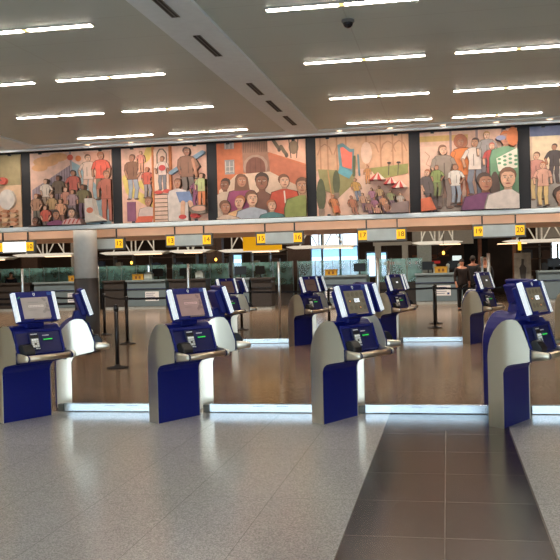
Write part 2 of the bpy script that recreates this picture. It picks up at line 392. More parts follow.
# 2 street crowd by a long fence
m = Mural((224,180,156))
m.rect(0,0,1,1,(226,184,162))
for u,v,a,b in [(.2,.12,.16,.07),(.35,.07,.12,.06),(.12,.2,.1,.05)]: m.ell(u,v,a,b,(222,160,104))
m.poly([(.02,.5),(.5,.18),(.5,.36),(.02,.68)],(150,136,150))
for k in range(15): m.line([(.04+k*.032,.49-k*.0213),(.04+k*.032,.67-k*.0213)],.006,(106,92,110))
m.poly([(.5,.12),(.62,.2),(.98,.72),(.98,1),(.6,1),(.5,.4)],(126,168,184))
m.poly([(.66,.02),(.98,.02),(.98,.5),(.84,.3)],(208,150,126))
m.line([(.5,.0),(.52,.35)],.02,(150,140,140))
m.ell(.5,.08,.035,.04,(210,70,50)); m.ell(.6,.1,.035,.04,(214,110,50))
m.poly([(0,.82),(.3,1),(0,1)],(214,186,170))
for u,v,h,sk,hr,sh,pa in [(.72,.1,.62,3,BR,(214,186,170),(200,160,140)),(.88,.08,.66,1,RD,(206,62,46),(92,96,74)),(.95,.34,.7,1,BR,(150,70,56),(156,76,60)),
    (.55,.3,.5,1,BK,(168,66,58),(150,90,80)),(.37,.36,.45,2,BK,(84,72,56),(96,80,90)),(.22,.4,.45,0,BR,(216,206,190),(150,130,110)),(.47,.52,.42,3,BR,(188,120,100),(120,110,120)),
    (.3,.6,.4,0,BR,(176,140,90),(110,96,100)),(.68,.5,.46,2,BK,(86,84,50),(88,66,92)),(.56,.56,.4,4,BR,(150,120,130),(110,100,110)),(.12,.6,.42,0,RD,(170,120,90),(90,90,80)),(.42,.68,.4,4,BR,(214,150,110),(120,80,70)),(.24,.76,.4,0,BR,(190,64,50),(90,80,80))]:
    m.man(u,v,h,SK[sk],hr,sh,pa)
m.poly([(.72,.66),(.8,.66),(.84,.88),(.95,.96),(.72,.98)],(196,196,188)); m.ell(.78,.82,.04,.04,(196,90,60))
m.bust(.37,.86,.05,SK[1],BK,(112,44,96)); m.bust(.56,.84,.05,SK[0],BK,(214,170,168))
for k in range(4): m.line([(.47+.05*k,.99),(.5+.05*k,.93)],.012,(180,50,50))
m.bust(.12,.93,.04,SK[2],BK,(120,70,60))
m.build(-7.11, 'mural panel of a street crowd beside a long grey fence, left of the white column')

# 3 playground with ladder, slides and tyre swing
m = Mural((222,172,150))
m.rect(0,0,1,1,(222,174,152))
m.line([(.34,.02),(.3,.14),(.16,.24)],.09,(206,180,84)); m.line([(.06,.4),(.1,.58),(.3,.72)],.11,(212,190,90)); m.line([(.24,.48),(.4,.66),(.36,.9),(.2,1)],.1,(212,190,90))
m.man(.13,.13,.62,SK[1],BR,(104,66,48),(142,160,178)); m.rect(.06,.72,.16,.98,(104,52,92))
m.man(.24,.07,.3,SK[0],RD,(206,120,104),(206,140,110)); m.man(.31,.3,.42,SK[1],RD,(190,64,50),(132,130,140))
m.bust(.32,.72,.05,SK[1],BR,(196,180,176)); m.poly([(.2,.92),(.38,.92),(.36,1),(.16,1)],(200,70,46))
m.rect(.375,0,.395,1,(186,96,44)); m.rect(.575,0,.6,1,(186,96,44)); m.rect(.4,.04,.57,1,(222,188,166))
m.line([(.44,.36),(.44,.1),(.47,.04),(.51,.04),(.55,.1),(.55,.36)],.014,(70,66,60))
for k in range(7): m.line([(.4,.64+k*.055),(.575,.64+k*.055)],.01,(70,60,54))
m.man(.5,.17,.46,SK[1],BR,(214,196,188),(92,102,118)); m.ell(.5,.29,.04,.04,(186,40,44)); m.ell(.45,.61,.05,.025,(196,50,44)); m.ell(.55,.6,.05,.025,(196,50,44))
m.ell(.84,.72,.27,.11,(110,98,90),.25); m.ell(.84,.7,.2,.06,(206,160,140),.25)
m.line([(.6,.36),(.97,.11)],.05,(84,128,158))
m.man(.79,.09,.72,SK[2],BK,(98,64,48),(84,80,78))
m.line([(.86,.2),(.9,.42)],.03,SK[1])
m.bust(.68,.5,.05,SK[1],BR,(204,200,196)); m.poly([(.66,.62),(.82,.62),(.86,.76),(.7,.76)],(84,120,176)); m.line([(.74,.76),(.73,.93)],.05,SK[0]); m.line([(.82,.76),(.86,.9)],.05,SK[0])
m.ell(.73,.95,.045,.03,(196,44,44)); m.ell(.87,.94,.05,.03,(196,44,44))
m.man(.9,.48,.4,SK[1],BK,(116,54,98),(116,54,98)); m.man(.96,.42,.44,SK[0],BR,(160,180,116),(206,110,60))
m.ell(.93,.86,.12,.06,(96,90,84)); m.ell(.93,.85,.09,.035,(206,160,140))
m.build(-5.23, 'mural panel of a playground with a ladder, yellow slides and children')

# 4 faces in front of a brick gateway
m = Mural((214,160,132))
m.rect(0,0,1,.62,(196,100,62)); m.rect(0,.0,.3,.7,(190,92,52))
for v in (.02,.24):
    m.rect(.09,v-.02 if v>.1 else 0,.2,v+.17 if v>.1 else v+.06,(120,130,136))
    for k in (0,1,2): m.line([(.1+.045*k,v if v>.1 else 0),(.1+.045*k,v+.15 if v>.1 else .07)],.008,(196,190,180))
m.line([(.1,.31),(.19,.31)],.008,(196,190,180)); m.line([(.1,.37),(.19,.37)],.008,(196,190,180))
m.poly([(.29,.0),(.58,0),(.6,.42),(.3,.4)],(132,94,74))
for k in range(14): m.line([(.31+.02*k,.0),(.31+.02*k,.14)],.005,(80,54,44))
m.ell(.44,.32,.14,.15,(150,120,104)); m.ell(.44,.33,.11,.13,(92,48,36)); m.rect(.33,.33,.55,.41,(92,48,36))
m.line([(.38,.24),(.38,.4)],.005,(60,30,24)); m.line([(.44,.22),(.44,.4)],.005,(60,30,24)); m.line([(.5,.24),(.5,.4)],.005,(60,30,24))
m.poly([(.58,0),(1,0),(1,.32),(.58,.14)],(228,170,140)); m.poly([(.58,.16),(1,.34),(1,.62),(.62,.46)],(176,86,58))
for (u,v) in [(.68,.06),(.76,.14)]: m.line([(u-.03,v-.06),(u,v),(u+.03,v+.05)],.04,(84,74,58)); m.ell(u+.03,v+.06,.02,.03,(60,52,42))
m.ell(.87,.1,.055,.09,(110,90,68)); m.line([(.82,.0),(.84,.24)],.01,(60,50,40)); m.line([(.92,.0),(.9,.24)],.01,(60,50,40))
m.poly([(.02,.62),(.22,.42),(.6,.4),(1,.66),(1,1),(.02,1)],(208,182,156))
m.bust(.09,.54,.065,SK[2],BK,(190,170,150)); m.bust(.28,.5,.07,SK[1],BR,(128,44,92),1)
m.bust(.51,.52,.09,SK[2],BK,(96,60,48),0,1.2)
m.bust(.76,.53,.07,SK[0],BR,(190,54,36)); m.line([(.76,.66),(.77,.82)],.016,(226,214,200))
m.bust(.96,.6,.085,SK[4],BR,(120,140,66))
m.bust(.26,.78,.07,SK[0],RD,(214,166,110)); m.bust(.4,.74,.08,SK[0],BR,(150,168,186)); m.bust(.62,.84,.06,SK[0],RD,(46,110,116)); m.bust(.1,.84,.07,SK[1],BR,(196,170,150))
m.poly([(.8,1),(.84,.88),(1,.84),(1,1)],(116,136,62))
m.build(-3.345, 'mural panel of large faces before an orange brick building with an arched gate')

# 5 garden arcade with parasols
m = Mural((214,166,128))
m.rect(0,0,1,.46,(206,158,122)); m.rect(0,.42,1,1,(220,176,150))
for u in (.05,.13,.23,.33,.55,.7,.83,.93): m.line([(u,.0),(u+.005,.5)],.016,(176,122,86)); 
for u in (.1,.28,.6,.78,.9):
    m.line([(u-.08,.22),(u-.05,.12),(u,.08),(u+.05,.12),(u+.08,.22)],.012,(168,116,84))
m.ell(.55,.22,.06,.14,(224,190,164)); m.poly([(.02,.4),(.4,.44),(.44,.6),(.28,.78),(.06,.66)],(128,128,76)); m.poly([(.55,.42),(.99,.38),(.99,.5),(.7,.56)],(120,132,66))
m.poly([(.24,.1),(.3,.08),(.38,.16),(.42,.16),(.4,.48),(.26,.42),(.25,.3)],(66,122,134))
m.poly([(.27,.14),(.3,.13),(.37,.2),(.4,.2),(.39,.42),(.29,.38)],(226,92,76))
m.poly([(.26,.36),(.4,.46),(.36,.54),(.24,.46)],(60,150,172))
m.line([(.42,.26),(.41,.5)],.03,(54,74,46)); m.line([(.46,.24),(.47,.5)],.02,(70,120,130))
for u,v0,v1,w in [(.22,.42,.74,.04),(.05,.52,.94,.05)]: m.ell(u,(v0+v1)/2,w,(v1-v0)/2,(54,70,44)); m.rect(u-.03,v1-.03,u+.03,v1+.06,(120,104,90))
m.line([(.13,.42),(.17,.8)],.012,(190,130,80))
for u in (.79,.89): m.line([(u,.36),(u-.01,.52)],.008,(40,40,40)); m.ell(u,.36,.022,.012,(30,30,34))
m.poly([(.45,.56),(.58,.42),(.7,.6),(.98,.9),(.98,1),(.12,1),(.2,.82)],(226,190,168))
m.man(.56,.4,.24,SK[4],RD,(196,130,70),(196,130,70)); m.man(.42,.56,.3,SK[4],BR,(190,140,60),(100,120,146),.05)
m.man(.18,.76,.3,SK[1],RD,(190,110,60),(190,140,80),.05); m.man(.38,.78,.28,SK[1],BR,(170,100,70),(150,90,70),.06)
for u,v,sh in [(.5,.78,(200,150,120)),(.6,.72,(170,110,140)),(.68,.7,(206,170,120)),(.63,.84,(160,96,130)),(.72,.82,(196,130,90)),(.57,.88,(150,100,90)),(.8,.76,(130,140,90)),(.76,.9,(150,100,80)),(.9,.8,(176,170,160)),(.66,.94,(190,130,110))]:
    m.man(u,v-.03,.24,SK[(int(u*50))%5],BR,sh,(120,90,110),.03)
m.poly([(.2,.9),(.24,.88),(.26,.97),(.21,.98)],(206,90,50))
for u,v,w in [(.67,.55,.085),(.81,.61,.075),(.9,.66,.085)]:
    for k in range(4):
        a0 = -1+k*.5; a1 = a0+.5
        m.poly([(u+.1*w,v-w*.75),(u+a0*w,v+w*.35),(u+a1*w,v+w*.35)],[(206,44,44),(236,222,210)][k%2])
m.poly([(.82,.88),(.99,.86),(.99,1),(.8,1)],(120,104,104))
m.build(-1.475, 'mural panel of a garden arcade with red and white parasols')

# 6 train platform crowd
m = Mural((218,168,140))
m.rect(0,0,1,1,(218,176,152)); m.rect(0,.05,.5,.12,(196,160,84)); m.rect(.9,.04,1,.1,(196,160,84))
m.rect(0,.18,.2,.5,(230,190,166)); m.line([(.05,.24),(.1,.3),(.06,.4),(.12,.44)],.01,(190,140,120))
for u in (.32,.59,.85): m.rect(u-.012,0,u+.012,.85,(132,116,122))
m.poly([(0,.86),(.5,.8),(1,.9),(1,1),(0,1)],(186,166,154))
m.man(.45,.14,.9,SK[1],RD,(214,108,44),(186,88,50)); m.ell(.42,.13,.07,.09,(150,80,54)); m.face(.42,.14,.045,SK[1],RD)
m.man(.57,.16,.72,SK[4],BK,(216,206,196),(92,108,128)); m.man(.69,.08,.6,SK[3],(180,130,70),(120,124,128),(110,110,120))
m.man(.74,.22,.55,SK[0],(170,70,60),(180,50,50),(170,60,60)); m.man(.24,.24,.8,SK[0],BR,(120,112,104),(110,100,96))
m.man(.36,.46,.5,SK[1],BR,(206,206,200),(120,140,160))
m.bust(.88,.13,.07,SK[1],(184,90,40),(72,132,98)); m.ell(.95,.12,.06,.12,(186,92,44)); m.poly([(.78,.38),(.99,.26),(.99,.5),(.8,.54)],(222,222,206))
for k in range(12): m.ell(.81+.055*(k%4), .34+.05*(k//4)+.02*(k%2), .02, .016, (66,140,100), n=6)
m.ell(.83,.13,.05,.03,(96,110,150))
m.man(.07,.52,.55,SK[0],RD,(62,62,68),(56,56,60),.05); m.man(.17,.46,.4,SK[1],BR,(110,140,70),(90,110,60)); m.poly([(0,.84),(.1,.82),(.16,.98),(0,1)],(206,88,54))
m.bust(.66,.66,.09,SK[1],BK,(86,36,88),0,2.6); m.ell(.76,.74,.05,.2,BK); m.bust(.89,.62,.1,SK[0],BR,(206,200,194)); m.face(.66,.66,.09,SK[1],BK)
m.build(.41, 'mural panel of a station crowd with a red-haired woman and two large faces below')

# 7 right edge
m = Mural((210,180,150))
m.rect(0,0,1,.12,(66,88,132)); m.rect(.02,.12,.3,.6,(222,204,168)); m.rect(.3,.12,.36,.7,(96,80,120)); m.rect(.36,.1,.7,.6,(206,160,160)); m.rect(.7,.1,1,.6,(120,120,160))
m.poly([(0,.6),(.4,.5),(1,.6),(1,1),(0,1)],(150,150,146))
m.man(.24,.26,.5,SK[1],BK,(34,36,44),(44,44,52)); m.man(.06,.36,.6,SK[0],BR,(186,120,110),(196,170,110)); m.man(.12,.48,.55,SK[0],RD,(206,150,130),(206,176,110))
m.man(.45,.3,.6,SK[0],BR,(216,180,70),(96,120,160)); m.man(.6,.25,.6,SK[2],BK,(90,120,160),(60,60,80)); m.man(.8,.3,.6,SK[0],RD,(190,70,60),(90,80,70))
m.bust(.3,.86,.09,SK[1],BK,(200,200,190)); m.bust(.6,.84,.09,SK[0],BR,(120,60,60)); m.bust(.86,.84,.08,SK[2],BK,(60,110,90))
m.build(2.31, 'mural panel with a blue top band and black-suited man, at the right edge')

# ------------------------------------------------------------------ check-in kiosks
W = .635
# side outline: s forward from the leg front, z up
TOP = [(-.172, .0), (-.172, .70), (-.160, .79), (-.138, .86), (-.10, .93), (-.05, .988), (.0, 1.028), (.05, 1.047), (.10, 1.05), (.155, 1.040), (.188, 1.0), (.212, .95), (.25, .845), (.288, .72), (.288, .69), (.275, .66), (.25, .648), (.10, .622), (.05, .608), (.018, .58), (.0, .535), (.0, .0)]
def lerp_prof():
    up = TOP[1:14]; lo = [(.0, .0), (.0, .535), (.018, .58), (.05, .608), (.10, .622), (.25, .648), (.275, .66), (.288, .69)]
    return up, lo
def interp(P, s):
    for (a, b), (c, d) in zip(P, P[1:]):
        if a <= s <= c: return b+(d-b)*((s-a)/(c-a) if c > a else 1)
    return P[-1][1] if s > P[-1][0] else P[0][1]
def bend(s):
    # flat nose, soft vertical fold, then the leg turns inward towards the back
    a, b, k = -.03, .06, .21
    if s >= b: return .004
    if s >= a: return .004 - k*(b-s)**2/(2*(b-a))
    return .004 - k*(b-a)/2 - k*(a-s)
def side_bm(sgn):
    """thin bent sheet: bows outward, turns inward towards the back"""
    bm = B()
    up = [p for p in TOP[1:14]]
    lo = [(.0005, .535), (.018, .58), (.05, .608), (.10, .622), (.25, .648), (.275, .66), (.288, .69)]
    ss = [-.172, -.16, -.138, -.12, -.10, -.075, -.05, -.025, -.004, .0, .0006, .009, .018, .035, .05, .075, .10, .125, .15, .19, .215, .25, .275, .288]
    def off(s): 
        t = max(0, -s)/.172; q = max(0, s)/.288
        return bend(s) - .006*q**2
    cols = []
    for s in ss:
        zt = interp(up, s); zb = 0 if s <= .0001 else interp(lo, s)
        if s >= .288: zt, zb = .72, .69
        col = [(s, zb+(zt-zb)*k/8) for k in range(9)]
        cols.append(col)
    def mk(d):
        return [[bm.verts.new((sgn*(W/2+off(s)-d), -s, z)) for s, z in col] for col in cols]
    A_ = mk(0); I_ = mk(.009)
    n = len(cols)
    for i in range(n-1):
        for k in range(8):
            f = bm.faces.new([A_[i][k], A_[i+1][k], A_[i+1][k+1], A_[i][k+1]]); f.smooth = True
            f = bm.faces.new([I_[i][k], I_[i][k+1], I_[i+1][k+1], I_[i+1][k]]); f.smooth = True
        bm.faces.new([A_[i][8], A_[i+1][8], I_[i+1][8], I_[i][8]]); bm.faces.new([A_[i][0], I_[i][0], I_[i+1][0], A_[i+1][0]])
    for i in (0, n-1):
        for k in range(8): bm.faces.new([A_[i][k], A_[i][k+1], I_[i][k+1], I_[i][k]])
    return bm

# placement on the slanted fascia: local frame (u across, v up the slope, w out)
F0 = Vector((0, -.283, .735)); F1 = Vector((0, -.205, 1.0))
fv = (F1-F0).normalized(); fw = Vector((0, -fv.z, fv.y))
FM = Matrix(((1, fv.x, fw.x, F0.x), (0, fv.y, fw.y, F0.y), (0, fv.z, fw.z, F0.z), (0, 0, 0, 1)))
# display frame
TILT = R(18)
DM = Matrix.Translation((-.012, -.275, 1.085)) @ Matrix.Rotation(-TILT, 4, 'X')     # local x across, z up the panel, -y out of the screen

def make_kiosk(screen_kind):
    t = empty('check_in_kiosk')
    bm = B(); hw = W/2-.011
    prof = [(-s+ (.004 if s > -.17 else -.004), z) for s, z in TOP]
    def hwf(s):
        t_ = max(0, -s)/.172; q = max(0, s)/.288
        return W/2+bend(s)-.006*q**2-.007
    dense = []
    for a_, b_ in zip(TOP, TOP[1:]+TOP[:1]):
        k_ = max(1, int(abs(a_[0]-b_[0])/.03))
        dense += [(a_[0]+(b_[0]-a_[0])*j/k_, a_[1]+(b_[1]-a_[1])*j/k_) for j in range(k_)]
    va = [bm.verts.new((-hwf(s_), -s_+(.004 if s_ > -.1 else -.003), z_-(.004 if z_ > .9 else 0))) for s_, z_ in dense]
    vb = [bm.verts.new((hwf(s_), -s_+(.004 if s_ > -.1 else -.003), z_-(.004 if z_ > .9 else 0))) for s_, z_ in dense]
    nn_ = len(dense)
    for i in range(nn_): bm.faces.new([va[i], va[(i+1) % nn_], vb[(i+1) % nn_], vb[i]])
    bmesh.ops.triangle_fill(bm, edges=[e for e in bm.edges if e.verts[0] in va and e.verts[1] in va], use_beauty=True)
    bmesh.ops.triangle_fill(bm, edges=[e for e in bm.edges if e.verts[0] in vb and e.verts[1] in vb], use_beauty=True)
    # front face of the head is set back inside the frame
    new_obj('body', bm, blue, t)
    for sg in (-1, 1):
        sp_ = new_obj('side_panel', side_bm(sg), silver, t)
        es = sp_.modifiers.new('split', 'EDGE_SPLIT'); es.split_angle = R(40)
    # raised frame and inset face
    bm = B(); L = (F1-F0).length
    a = hw-.002
    box(bm, -a, -a+.022, .0, L, 0, .016, M=FM); box(bm, a-.03, a, .0, L, 0, .016, M=FM)
    box(bm, -a+.022, a-.03, L-.035, L, 0, .016, M=FM); box(bm, -a+.022, a-.03, 0, .012, 0, .016, M=FM)
    new_obj('face_frame', bm, blue, t, bevel=.005)
    bm = B(); box(bm, -a+.022, a-.03, .012, L-.035, -.002, .003, M=FM); new_obj('face_panel', bm, blue_in, t)
    FM_ = FM @ Matrix.Translation((-.05, 0, 0))
    # card reader with keypad
    bm = B(); box(bm, -.09, .035, .05, .238, .003, .03, M=FM_)
    cr = new_obj('card_reader', bm, navy, t, bevel=.005)
    bm = B(); box(bm, -.07, .015, .212, .222, .03, .0315, M=FM_); new_obj('label_line', bm, white, cr)
    bm = B(); box(bm, -.08, .025, .175, .205, .03, .034, M=FM_); new_obj('card_slot', bm, black, cr)
    bm = B(); box(bm, -.075, .02, .07, .17, .03, .036, M=FM_); kp = new_obj('keypad', bm, keypad_m, cr, bevel=.003)
    bm = B()
    for r_ in range(4):
        for c_ in range(3): box(bm, -.069+c_*.029, -.047+c_*.029, .075+r_*.0235, .092+r_*.0235, .036, .041, mi=(1 if (r_ == 3) else (2 if (r_*c_) % 2 else 0)), M=FM_)
    new_obj('keys', bm, [white, mat('key_light', (240, 244, 240), .4, emit=(230, 235, 230), estr=.3, noise=0), black], kp)
    bm = B(); box(bm, -.03, .0, .052, .064, .03, .033, M=FM_); box(bm, .006, .024, .05, .06, .03, .033, M=FM_); new_obj('small_mark', bm, white, cr)
    FM_ = FM @ Matrix.Translation((-.025, 0, 0))
    # boarding pass slot
    bm = B(); box(bm, .065, .19, .14, .178, .003, .014, M=FM_); ps = new_obj('printer_slot', bm, navy, t, bevel=.004)
    bm = B(); box(bm, .07, .185, .148, .160, .014, .018, M=FM_); new_obj('slot_light', bm, green_lit, ps)
    bm = B()
    for k in range(7): box(bm, .073+k*.0125, .083+k*.0125, .196, .206, .003, .005, M=FM_)
    new_obj('slot_lettering', bm, white, t)
    # passport reader: black sloped hood
    bm = B()
    pts = [(-.01, 0), (-.01, .075), (.03, .115), (.08, .105), (.13, .045), (.13, 0)]
    prism_x(bm, [(-.262-p[0]*.9, .742+p[1]) for p in pts], -.285, -.145)
    ph = new_obj('passport_scanner', bm, black, t, bevel=.012, seg=3)
    # tray: tapered side arm, rounded front bar, thin plate
    tr_bm = B()
    box(tr_bm, -hw+.0, hw-.03, -.435, -.27, .712, .722)
    tray = new_obj('tray', tr_bm, navy, t)
    for sg in (-1, 1):
        bm = B()
        n = 10
        def ring(s, hz, zc, wd):
            out = []
            for i in range(n):
                an = 2*math.pi*i/n
                out.append(bm.verts.new((sg*(W/2-.012)+wd*math.cos(an), -s, zc+hz*math.sin(an))))
            return out
        rr = [ring(.27, .056, .712, .016), ring(.33, .050, .712, .018), ring(.40, .042, .711, .02), ring(.45, .034, .710, .02), ring(.464, .02, .710, .012)]
        for p, q in zip(rr, rr[1:]):
            for i in range(n):
                f = bm.faces.new([p[i], p[(i+1)%n], q[(i+1)%n], q[i]]); f.smooth = True
        bm.faces.new(rr[0]); bm.faces.new(rr[-1])
        new_obj('tray_arm', bm, silver, tray)
        bm = B(); tube(bm, (sg*(W/2-.052)-.012, -.435, .710), (sg*(W/2-.034)-.012, -.435, .710), .0355, n=18); new_obj('collar', bm, navy, tray)
        bm = B()
        prism_x(bm, [(-.274, .65), (-.274, .77), (-.288, .775), (-.288, .645)], sg*(W/2-.034), sg*(W/2+.006)); new_obj('arm_gasket', bm, navy, tray, bevel=.003)
    bm = B(); tube(bm, (-W/2+.04, -.435, .710), (W/2-.06, -.435, .710), .032, n=18)
    new_obj('front_bar', bm, tray_steel, tray)
    # neck
    bm = B(); prism_x(bm, [(-.04, 1.03), (-.20, 1.02), (-.215, 1.10), (-.16, 1.17), (-.07, 1.13)], -.13, .10); new_obj('neck', bm, blue, t, bevel=.01)
    # display
    bm = B(); box(bm, -.268, .268, -.0, .055, 0, .345, M=DM); d = new_obj('display_housing', bm, blue, t, bevel=.012, seg=3)
    bm = B(); box(bm, -.225, .225, .05, .125, .03, .31, M=DM); new_obj('rear_cover', bm, blue, d, bevel=.02, seg=3)
    for sg in (-1, 1):
        bm = B(); x0, x1 = sorted((sg*.234, sg*.274)); box(bm, x0, x1, -.012, .035, .012, .333, M=DM); new_obj('light_strip', bm, white_strip, d, bevel=.005)
    scr = (.0 if screen_kind == 'icons' else .0)
    tone = {'text': (150, 140, 132), 'rose': (150, 122, 116), 'icons': (110, 102, 84), 'dim': (84, 66, 60), 'dark': (60, 62, 60)}[screen_kind]
    sm = mat('screen_'+screen_kind, tuple(int(c*.6) for c in tone), .3, emit=tone, estr=.75, noise=.12, nscale=9)
    bm = B(); box(bm, -.178, .165, -.004, .0, .04, .275, M=DM)
    ink = mat('screen_ink_'+screen_kind, tuple(int(c*.7) for c in tone), .4, emit=tuple(int(c*.72) for c in tone), estr=.7, noise=0)
    lite = mat('screen_light', (225, 230, 235), .4, emit=(225, 232, 240), estr=.9, noise=0)
    lite2 = mat('screen_pale_'+screen_kind, tone, .4, emit=tuple(min(255, int(c*1.22)) for c in tone), estr=.8, noise=0)
    warmi = mat('screen_warm', (190, 130, 80), .4, emit=(214, 150, 90), estr=.7, noise=0)
    if screen_kind in ('text', 'rose'):
        box(bm, -.10, .09, -.006, -.004, .165, .185, mi=3, M=DM)
        for k in range(9): box(bm, -.095+k*.02, -.082+k*.02, -.0075, -.006, .170, .178, mi=1, M=DM)
        box(bm, -.10, .03, -.006, -.004, .215, .221, mi=1, M=DM); box(bm, -.10, .0, -.006, -.004, .13, .135, mi=1, M=DM)
        for (a_, c_, r_) in [(.12, .24, .018), (.10, .255, .014), (.14, .17, .02), (.12, .13, .024), (.09, .11, .018), (.15, .12, .016), (.135, .20, .012)]:
            prism_y(bm, [(a_+r_*math.cos(i*.9), c_+r_*math.sin(i*.9)) for i in range(7)], -.006, -.004, mi=1, M=DM)
    elif screen_kind == 'icons':
        for r_ in range(3):
            for c_ in range(4):
                cx, cz = -.115+c_*.08, .095+r_*.07
                prism_y(bm, [(cx+.027*math.cos(i*math.pi/6), cz+.025*math.sin(i*math.pi/6)) for i in range(12)], -.006, -.004, mi=1, M=DM)
                if (r_, c_) in ((1, 0), (0, 2)):
                    prism_y(bm, [(cx+.012*math.cos(i*math.pi/3), cz+.009*math.sin(i*math.pi/3)) for i in range(6)], -.007, -.006, mi=4, M=DM)
        box(bm, -.035, .05, -.01, -.006, .15, .19, mi=2, M=DM)
        box(bm, -.012, .02, -.0105, -.0099, .165, .172, mi=1, M=DM)
    else:
        box(bm, -.10, .10, -.006, -.004, .15, .18, mi=1, M=DM)
        if screen_kind == 'dark': box(bm, -.03, .04, -.008, -.004, .16, .19, mi=2, M=DM)
    new_obj('screen', bm, [sm, ink, lite, lite2, warmi], d)
    # small round emblem above the screen, lip and labels
    bm = B(); n = 16
    for i in range(n):
        a0, a1 = 2*math.pi*i/n, 2*math.pi*(i+1)/n
        pts = [(.014*math.cos(a0), .312+.014*math.sin(a0)), (.014*math.cos(a1), .312+.014*math.sin(a1)), (.009*math.cos(a1), .312+.009*math.sin(a1)), (.009*math.cos(a0), .312+.009*math.sin(a0))]
        prism_y(bm, pts, -.004, 0, M=DM)
    prism_y(bm, [(-.006, .301), (.006, .301), (.004, .29), (-.004, .29)], -.004, 0, M=DM)
    new_obj('emblem', bm, white, d)
    bm = B(); box(bm, -.06, .145, -.018, .0, .022, .034, M=DM); new_obj('lower_lip', bm, mat('lip_beige', (150, 130, 122), .4), d, bevel=.003)
    bm = B(); box(bm, .17, .235, -.003, .0, .296, .33, M=DM); new_obj('corner_label', bm, pale_blue, d)
    return t
protos = {k: make_kiosk(k) for k in ('text', 'rose', 'icons', 'dim', 'dark')}
used = set()
def place_kiosk(kind, corner, facing, label, group):
    """corner = near-left foot of the leg; facing = rotation of the unit"""
    o = protos[kind] if kind not in used else copy_tree(protos[kind])
    used.add(kind)
    c, s = math.cos(facing), math.sin(facing)
    lx, ly = -W/2, 0
    o.location = (corner[0]-(c*lx-s*ly), corner[1]-(s*lx+c*ly), 0)
    o.rotation_euler = (0, 0, facing)
    tag(o, label, 'kiosk', group)
    return o
FR, BKW = R(62), R(118)
fr = [(-4.731, 8.605), (-3.007, 8.672), (-1.266, 8.712), (.501, 8.594)]
g1 = 'blue check-in kiosks of the near row facing the camera'; g2 = 'blue check-in kiosks of the near row facing away'
g3 = 'blue check-in kiosks of the far row facing the camera'; g4 = 'blue check-in kiosks of the far row facing away'
ks = []
for (kind, (x, y), lab) in zip(['text', 'rose', 'icons', 'icons'], fr, [
    'near blue kiosk cut by the left edge, green sticker beside its grey screen',
    'near blue kiosk with a rosy screen, second from the left',
    'near blue kiosk with a screen of round icons, left of the dark floor band',
    'near blue kiosk with round screen icons, on the right edge of the dark floor band']):
    ks.append(place_kiosk(kind, (x, y), FR, lab, g1))
# a green sticker only on the leftmost one
bm = B(); prism_y(bm, [(-.215, .262), (-.185, .275), (-.18, .29), (-.205, .284)], -.004, 0, M=DM)
st = new_obj('green_sticker', bm, green_st, [o for o in C.objects if o.parent == ks[0] and o.name.startswith('display_housing')][0])
pn = ['behind the kiosk at the left edge', 'behind the kiosk with the rosy screen', 'behind the icon-screen kiosk left of the dark band', 'behind the nearest right-hand kiosk']
for k in range(4):
    place_kiosk('dim', (-4.43+MOD*k, 9.70), BKW, 'silver-sided kiosk turned away, '+pn[k], g2)
wh = ['far blue kiosk glimpsed to the right of the rosy-screen kiosk, facing the camera', 'far blue kiosk just left of the middle icon-screen kiosk',
      'far blue kiosk with a dark screen, just right of the middle icon-screen kiosk', 'far blue kiosk with a white label on its screen, before the standing people',
      'far blue kiosk at the right edge of the photo, beyond the nearest right-hand kiosk']
kinds = ['dim', 'dim', 'dark', 'dark', 'dark']
for k in range(5):
    x = -4.83+MOD*k
    place_kiosk(kinds[k], (x, 17.38), FR, wh[k], g3)
bh = ['far kiosk turned away, its pale side panel right of the rosy-screen kiosk', 'far kiosk turned away, behind the far kiosk left of the middle icon-screen kiosk', 'far kiosk turned away, behind the far kiosk with the dark screen', 'far kiosk turned away, behind the far kiosk in front of the people']
for k in range(4):
    place_kiosk('dim', (-4.52+MOD*k, 18.42), BKW, bh[k], g4)

# floor rails between the kiosk pairs
def rail(x0, x1, y, label, group):
    t = empty('floor_rail', ((x0+x1)/2, y, 0)); h = (x1-x0)/2
    tag(t, label, 'rail', group)
    bm = B(); box(bm, -h, h, -.03, .03, 0.002, .098); new_obj('casing', bm, steel, t, bevel=.006)
    bm = B(); box(bm, -h-.07, -h-.004, -.035, .035, 0.001, .085); new_obj('end_bracket', bm, mat('bracket_grey', (110, 112, 108), .5, metal=.6), t, bevel=.004)
    bm = B()
    for cx in (-h*.25, h*.15):
        for k in range(6): box(bm, cx+k*.022, cx+.014+k*.022, -.0315, -.029, .066+.004*(k % 2), .074+.003*(k % 2))
    new_obj('scuffed_lettering', bm, mat('scuff_grey', (120, 130, 138), .6), t)
rn = ['near steel floor rail left of the kiosk with the rosy screen', 'near steel floor rail between the rosy-screen and middle icon-screen kiosks', 'near steel floor rail crossing the end of the dark floor band', 'near steel floor rail at the right edge of the photo']
for k in range(4): rail(-4.40+MOD*k, -3.05+MOD*k, 9.43, rn[k], 'steel floor rails between the near kiosks')
rn = ['far steel floor rail left of the far kiosk left of centre', 'far steel floor rail behind the middle icon-screen kiosk', 'far steel floor rail with a black stanchion behind it, right of centre', 'far steel floor rail behind the nearest right-hand kiosk']
for k in range(4): rail(-4.42+MOD*k, -3.1+MOD*k, 18.16, rn[k], 'steel floor rails between the far kiosks')

